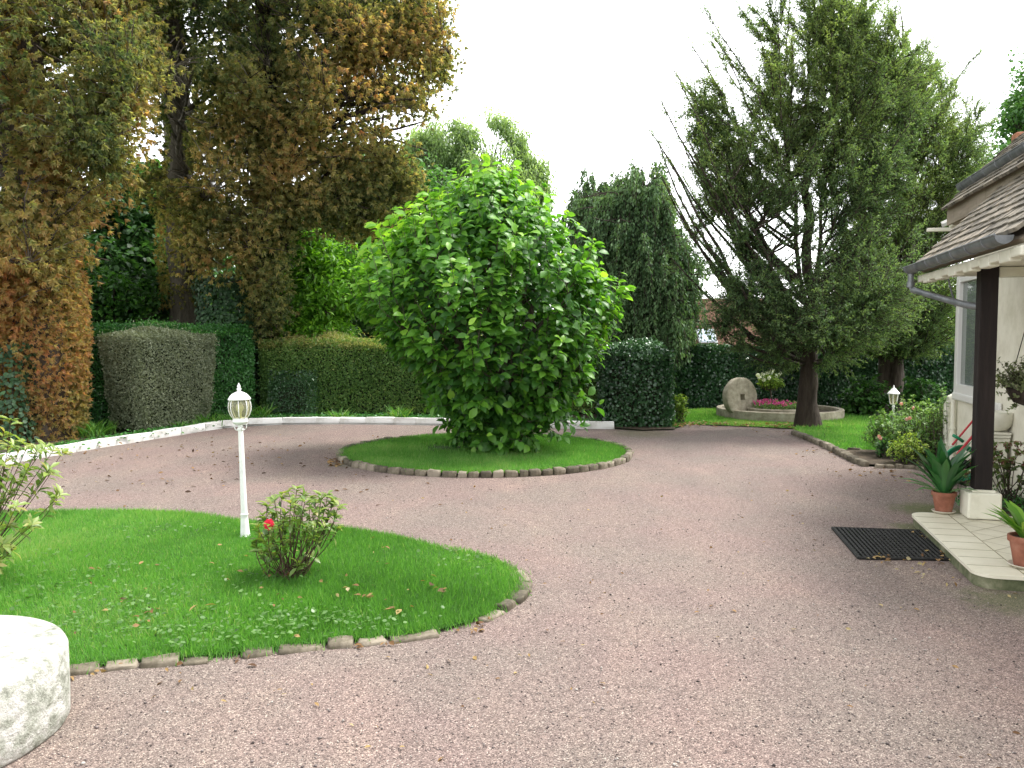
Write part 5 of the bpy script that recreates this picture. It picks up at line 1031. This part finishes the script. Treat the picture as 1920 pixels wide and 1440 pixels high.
# ------------------------------------------------------------------ lamps
M_wpaint = noisemat('white_enamel', [(.68, .68, .66), (.8, .8, .78), (.84, .84, .82)], 12, .35, .04, 60, spec=.5)
def lampglass():
    m_, t, p, o = newmat('lamp_glass'); tr = N(t, 'ShaderNodeBsdfTransparent'); tr.inputs[0].default_value = (.86, .85, .66, 1); p.inputs['Base Color'].default_value = (.5, .48, .36, 1); p.inputs['Roughness'].default_value = .08
    mx = N(t, 'ShaderNodeMixShader'); mx.inputs[0].default_value = .30; t.links.new(tr.outputs[0], mx.inputs[1]); t.links.new(p.outputs[0], mx.inputs[2]); t.links.new(mx.outputs[0], o.inputs[0]); return m_
M_lglass = lampglass()
def lamp_round():
    g = G(460, 1010); k = 6.95 / 1600; Hh = 1.245; root = thing('garden_lamp', 'white garden lamp on a tall post with rounded glass head, standing on the front lawn', 'garden lamp', (g.x, g.y, 0)); root.rotation_euler = (0, radians(-1.4), 0)
    a = MB(); a.lathe([(.058, 0), (.060, .012), (.052, .022), (.040, .03), (.036, .06), (.030, .16), (.028, .19), (.032, .195), (.032, .205), (.026, .21), (.0225, .5), (.020, .88), (.026, .885), (.026, .90), (.020, .905), (.020, .93)], 24); a.build('post', M_wpaint, root, True, auto=45)
    a = MB()
    for q in range(4): b = q * pi / 2 + .5; a.tube([(cos(b) * x, sin(b) * x, z) for x, z in ((.02, .885), (.034, .888), (.045, .90), (.048, .92), (.038, .935), (.02, .94))], .0045, 6)
    a.lathe([(.02, .93), (.045, .935), (.058, .945), (.062, .955), (.056, .965), (.058, .985)], 24); a.build('collar', M_wpaint, root, True, auto=45)
    a = MB(); a.lathe([(.056, .985), (.072, 1.01), (.0835, 1.045), (.086, 1.075), (.082, 1.105), (.072, 1.13)], 24, close=False); a.build('glass_globe', M_lglass, root, True)
    for q in range(8):
        b = q * pi / 4 + .2; a = MB(); a.tube([(cos(b) * x, sin(b) * x, z) for x, z in ((.058, .985), (.074, 1.01), (.0855, 1.045), (.088, 1.075), (.084, 1.105), (.073, 1.132))], .0042, 6); a.build('rib', M_wpaint, root, True)
    a = MB(); a.lathe([(.074, 1.128), (.088, 1.13), (.090, 1.138), (.084, 1.146), (.074, 1.162), (.055, 1.180), (.030, 1.192), (.016, 1.198), (.014, 1.204)], 28); a.build('lid', M_wpaint, root, True, auto=45)
    a = MB(); a.lathe([(.010, 1.200), (.018, 1.212), (.018, 1.220), (.010, 1.228), (.014, 1.236), (.012, 1.245), (.005, 1.258), (.001, 1.266)], 16); a.build('finial', M_wpaint, root, True)
    a = MB(); a.lathe([(.012, .985), (.014, 1.03), (.028, 1.05), (.032, 1.07), (.024, 1.095), (.004, 1.105)], 14); a.build('bulb', flat('bulb', (.6, .62, .35), .3), root, True)
    a = MB(); a.lathe([(.0, .0), (.085, .0), (.085, .008), (.0, .012)], 24, (.012, .01, 0), close=False); a.build('base_plate', M_wpaint, root, True)
lamp_round()
def lamp_hex():
    g = P(1674, 800, 12.7); root = thing('garden_lamp', 'small pale lantern on a thin post standing behind the rose bushes', 'garden lamp', (g.x, g.y, 0)); top = P(1674, 722, 12.7).z
    a = MB(); a.lathe([(.05, 0), (.03, .04), (.018, .1), (.016, top - .33), (.022, top - .32), (.016, top - .30)], 14); a.build('post', M_wpaint, root, True, auto=45)
    z = top - .30; a = MB(); a.lathe([(.016, z), (.04, z + .01), (.05, z + .02)], 6)
    for q in range(6): b = q * pi / 3; a.tube([(cos(b) * .05, sin(b) * .05, z + .02), (cos(b) * .072, sin(b) * .072, z + .17)], .005, 5)
    a.build('frame', M_wpaint, root); a = MB(); a.lathe([(.046, z + .02), (.068, z + .17)], 6, close=False); a.build('glass_pane', M_lglass, root)
    a = MB(); a.lathe([(.095, z + .17), (.093, z + .18), (.06, z + .215), (.03, z + .25), (.012, z + .262), (.014, z + .275), (.004, z + .30)], 6); a.build('lid', M_wpaint, root)
lamp_hex()

# ------------------------------------------------------------------ millstones, planter, flowers
M_mill = noisemat('millstone_stone', [(.20, .175, .125), (.33, .295, .22), (.45, .41, .32)], 9, .9, .5, 34, dist=.008)
M_chalk = noisemat('whitewashed_stone', [(.16, .17, .13), (.40, .41, .35), (.60, .59, .55), (.68, .68, .65)], 13, .9, 1.0, 24, dist=.03)
def disc(R, h, nseg=96, hole=0, chips=.008, seed=0, square=False):
    r = rng(seed); rings = []
    prof = [(hole if hole else .001, 0), (R * .5, 0), (R * .97, 0), (R - .01, .006), (R, .02), (R, h * .3), (R, h * .6), (R, h - .025), (R - .008, h - .008), (R - .03, h), (R * .8, h + .002), (R * .6, h), (R * .4, h + .002), (hole if hole else .001, h)]
    V = []
    for (q, z) in prof:
        a = np.arange(nseg) * 2 * pi / nseg; rad = np.full(nseg, q)
        if hole and q == hole: rad = hole / np.maximum(np.abs(np.cos(a)), np.abs(np.sin(a))) if square else rad
        V.append(np.stack([rad * np.cos(a), rad * np.sin(a), np.full(nseg, z)], -1))
    V = np.concatenate(V); V = V + (nrm(V - np.array([0, 0, h / 2])) * (chips * noise(V, 9, seed) + chips * .6 * noise(V, 30, seed + 1))[:, None])
    n = nseg; F = [[i * n + k, i * n + (k + 1) % n, (i + 1) * n + (k + 1) % n, (i + 1) * n + k] for i in range(len(prof) - 1) for k in range(n)]
    if hole: F += [[(len(prof) - 1) * n + k, (len(prof) - 1) * n + (k + 1) % n, (k + 1) % n, k] for k in range(n)]
    return npmesh('disc', V, [np.array(F)], smooth=True)
o = link('millstone', disc(.60, .33, seed=1, chips=.006), M_chalk); o.location = (-2.48, 3.40, 0); tag(o, 'whitewashed old millstone lying flat at the near left corner beside the lawn', 'millstone')
o.data.set_sharp_from_angle(angle=radians(50))
msc = P(1387, 746, 16.6); o = link('millstone', disc(.385, .15, seed=2, hole=.055, square=True, chips=.006), M_mill); o.data.name = 'millstone_upright'; tag(o, 'weathered beige millstone with a square hole standing upright in the stone planter', 'millstone')
o.data.set_sharp_from_angle(angle=radians(40)); nv = Vector((.46, -.88, .06)).normalized(); o.rotation_euler = nv.to_track_quat('Z', 'Y').to_euler(); o.location = Vector((msc.x, msc.y, .44)) - nv * .07
# planter: large low ring of stone with a smaller ring inside
plc = P(1462, 700, 17.0); pr_ = 1.22
PT = thing('stone_planter', 'low round stone planter ring behind the forked yew trunk', 'stone planter', (plc.x, plc.y, 0))
def ringmesh(mb, R0, R1, z0, z1, n=64):
    prof = [(R0, z0), (R0, z1 - .012), (R0 + .012, z1), (R1 - .012, z1), (R1, z1 - .012), (R1, z0)]; V = []
    for q, z in prof:
        for k in range(n): V.append((q * cos(2 * pi * k / n), q * sin(2 * pi * k / n), z))
    F = [(i * n + k, (i + 1) * n + k, (i + 1) * n + (k + 1) % n, i * n + (k + 1) % n) for i in range(len(prof) - 1) for k in range(n)]; mb.add(V, F)
a = MB(); ringmesh(a, pr_ - .11, pr_, 0, .20); a.build('wall', M_mill, PT, True, auto=40)
a = MB(); ringmesh(a, .50, .60, .0, .235); o = a.build('inner_ring', M_mill, PT, True, auto=40); o.location = (-.15, -.35, 0)
a = MB(); a.lathe([(0, .12), (pr_ - .1, .12)], 48, close=False); a.lathe([(0, .215), (.51, .215)], 40, (-.15, -.35, 0), close=False); a.build('soil', M_soil, PT)
M_pet = leafmat('petunia_petals', [(.35, .02, .12), (.55, .05, .22), (.62, .10, .32), (.3, .03, .2)], .3, .5, .3)
r = rng(301); fc = np.array([plc.x - .13, plc.y - .38])
def mound(name, label, cat, c, R, z0, hgt, nleaf, nfl, matf, seed, fmask=None, v=.5, ps=.04):
    r = rng(seed); root = thing(name, label, cat, (c[0], c[1], z0)); a_ = r.uniform(0, 6.28, nleaf); q = np.sqrt(r.random(nleaf)) * R; p = np.stack([c[0] + q * np.cos(a_), c[1] + q * np.sin(a_), z0 + hgt * r.random(nleaf)], -1); s = r.uniform(.025, .05, nleaf)
    lf = Leaves(); lf.add(T_LA, p, rdir(r, nleaf) + UP * .3, UP + rdir(r, nleaf) * .6, s, s * .6, r.normal(.5, .18, nleaf)); lf.build('leaves', M_rose, root)
    a_ = r.uniform(0, 6.28, nfl); q = np.sqrt(r.random(nfl)) * R * 1.02; p = np.stack([c[0] + q * np.cos(a_), c[1] + q * np.sin(a_), z0 + hgt * (.7 + .5 * r.random(nfl))], -1)
    if fmask is not None: p = p[fmask(p, r)]
    k = len(p); lf = Leaves()
    for j in range(5):
        b_ = 2 * pi * j / 5; s = r.uniform(ps * .45, ps * .6, k); fn = nrm(np.array([0, -.7, .7]) + r.normal(0, .4, (k, 3))); e1_ = nrm(np.cross(fn, rdir(r, k))); e2_ = np.cross(fn, e1_)
        lf.add(T_OV, p, e1_ * cos(b_) + e2_ * sin(b_) + fn * .2, fn, s, s * 1.1, r.normal(v, .25, k))
    lf.build('flowers', matf, root); return root
mound('petunias', 'bed of magenta petunias in the inner ring of the stone planter', 'petunias', fc, .52, .21, .13, 1500, 300, M_pet, 302, fmask=lambda p, r: (p[:, 0] < fc[0] + .12) | (r.random(len(p)) < .35))
# standard rose with white blooms
M_whp = leafmat('white_petals', [(.55, .58, .4), (.75, .77, .68), (.82, .82, .78)], .2, .6, .3)
sc_ = P(1445, 712, 16.75); r = rng(311); tips = domes(90, (sc_.x, sc_.y, sc_.z - .08), (.25, .22, .22), r, .3)
root, C = stemmy('standard_rose', 'small standard rose tree with white blooms above the petunias', 'rose tree', (sc_.x, sc_.y, sc_.z - .2), tips, r, 12, .035, .06, 6, M_yel, rad=.005, v=.35, asp=.55, low=.2)
a = MB(); a.tube([(.08, 0, .15 - sc_.z + .2), (.05, 0, -.3), (0, 0, 0)], [.018, .015, .012], 7); a.build('trunk', M_bark, root, True)
fl = [list(P(x, y, 16.5 + .1 * (i % 3))) for i, (x, y) in enumerate([(1448, 693), (1430, 702), (1424, 708), (1463, 700), (1438, 699), (1455, 705), (1442, 709), (1432, 712), (1421, 703), (1446, 698)])]; flowerheads('flower', fl, .038, M_whp, root, r, 34, .035, .7)

# ------------------------------------------------------------------ azalea on the lawn and the one at the left edge
M_aza = leafmat('azalea_leaves', [(.025, .055, .014), (.055, .10, .022), (.10, .155, .035), (.16, .21, .05), (.22, .2, .07)], .35, .4, .5)
M_azs = noisemat('azalea_stem', [(.035, .018, .012), (.07, .04, .028), (.13, .09, .065)], 30, .85, .4)
M_azred = leafmat('red_petals', [(.55, .01, .04), (.68, .02, .07), (.72, .05, .1)], .3, .6, .3)
r = rng(401); gb = G(545, 1088); Yb = gb.y
tp = [(492, 965), (500, 945), (515, 938), (528, 930), (540, 922), (556, 918), (568, 925), (580, 935), (592, 938), (603, 930), (615, 926), (626, 935), (634, 950), (622, 948), (505, 985), (488, 1000), (482, 985), (495, 1015), (512, 1008), (525, 990), (545, 985), (560, 980), (575, 992), (590, 985),
      (606, 975), (598, 960), (612, 985), (636, 985), (552, 950), (566, 955), (535, 960), (515, 965), (500, 1030), (520, 1040), (532, 1020), (575, 1010), (545, 1015), (480, 1020), (572, 940), (545, 940), (588, 955), (632, 968), (617, 960), (528, 1000), (508, 1000), (490, 1035), (560, 1055), (585, 1045), (530, 975)]
tips = np.array([list(P(x, y, Yb + r.uniform(-.24, .24) * (1 if y < 1000 else .7))) for x, y in tp])
root, C = stemmy('azalea', 'small azalea bush with bare reddish stems and one red bloom on the front lawn', 'azalea', (gb.x, gb.y, .0), tips, r, 9, .045, .08, 9, M_aza, M_azs, rad=.0045, v=.5, asp=.42, low=.6, bend=.3)
fp = np.array(P(505, 983, Yb - .22)); lf = Leaves()
for j in range(9):
    b_ = 2 * pi * j / 9 + .2; f_ = nrm(np.array([[-.1, -1, .25]])); e1_ = nrm(np.cross(f_, np.array([[0, 0, 1.]]))); e2_ = np.cross(f_, e1_)
    lf.add(T_OV, fp[None], e1_ * cos(b_) + e2_ * sin(b_) + f_ * (.15 + .3 * (j % 2)), f_, .04, .034, .5 + .1 * (j % 3))
lf.build('flower', M_azred, root)
r = rng(411); Yl = 5.6; gl = P(-70, 1080, Yl)
tp = [(20, 788), (8, 812), (40, 832), (85, 838), (118, 848), (50, 840), (25, 835), (48, 880), (95, 888), (112, 928), (18, 920), (5, 940), (30, 950), (55, 978), (60, 985), (20, 1035), (-10, 1060), (5, 1020), (8, 870), (30, 900), (-20, 830), (-40, 800), (-60, 850), (-30, 900), (-60, 930), (-20, 960), (-80, 880),
      (-100, 820), (-120, 900), (-50, 990), (-90, 960), (70, 842), (100, 845), (92, 880), (108, 935), (15, 985), (-5, 985), (0, 860), (15, 895)]
tips = np.array([list(P(x, y, Yl + r.uniform(-.25, .25))) for x, y in tp])
root, C = stemmy('azalea', 'larger azalea reaching in from the left edge of the photo', 'azalea', (gl.x, gl.y, 0), tips, r, 6, .06, .10, 10, M_aza, M_azs, rad=.004, v=.66, asp=.36, low=.78, bend=.1)

# ------------------------------------------------------------------ neighbour's house beyond the hedge
M_redroof = noisemat('red_roof', [(.20, .12, .085), (.29, .18, .13), (.38, .27, .21)], 5, .85, .3, 12, stretch=(1, 1, 1), dist=.02)
ny0 = 31.0; e0 = P(1262, 684, ny0); e1x = P(1540, 684, ny0).x; ez = e0.z
NH = thing('neighbour_house', 'low house with red tiled roof seen over the rear hedge', 'house', (e0.x, ny0, -2.2))
a = MB(); a.box(.4, e1x - e0.x - .4, .5, 6.5, 0, ez + 2.2 + .05); 
a.build('wall', M_wall, NH)
rh = 2.5; L_ = e1x - e0.x; a = MB(); z_ = ez + 2.2
nc = 20
for i in range(nc): y0_ = i * 3.5 / nc; zz = z_ + i * rh / nc; a.box(0, L_, y0_, y0_ + 3.5 / nc + .02, zz, zz + rh / nc + .04)
a.add([(0, 3.5, z_ + rh + .03), (L_, 3.5, z_ + rh + .03), (L_, 7.0, z_), (0, 7.0, z_)], [(0, 1, 2, 3)])
a.add([(.3, .2, z_), (.3, 3.5, z_ + rh - .1), (.3, 6.8, z_)], [(0, 1, 2)]).add([(L_ - .3, .2, z_), (L_ - .3, 3.5, z_ + rh - .1), (L_ - .3, 6.8, z_)], [(0, 2, 1)])
a.build('roof', M_redroof, NH)
a = MB(); a.bevbox(-.05, L_ + .05, -.14, -.01, z_ - .10, z_ + .03, .02); a.build('gutter', M_cream, NH)
sk = P(1325, 612, ny0 + .9); a = MB(); M_ = Matrix.Translation((sk.x - e0.x, .95, z_ + .95)) @ Matrix.Rotation(math.atan2(rh, 3.5), 4, 'X')
a.bevbox(-.35, .35, -.45, .45, .06, .14, .02, M=M_); o = a.build('skylight', M_zinc, NH); a = MB(); a.box(-.29, .29, -.39, .39, .142, .15, M=M_); a.build('pane', flat('sky_glass', (.35, .42, .5), .08), o)
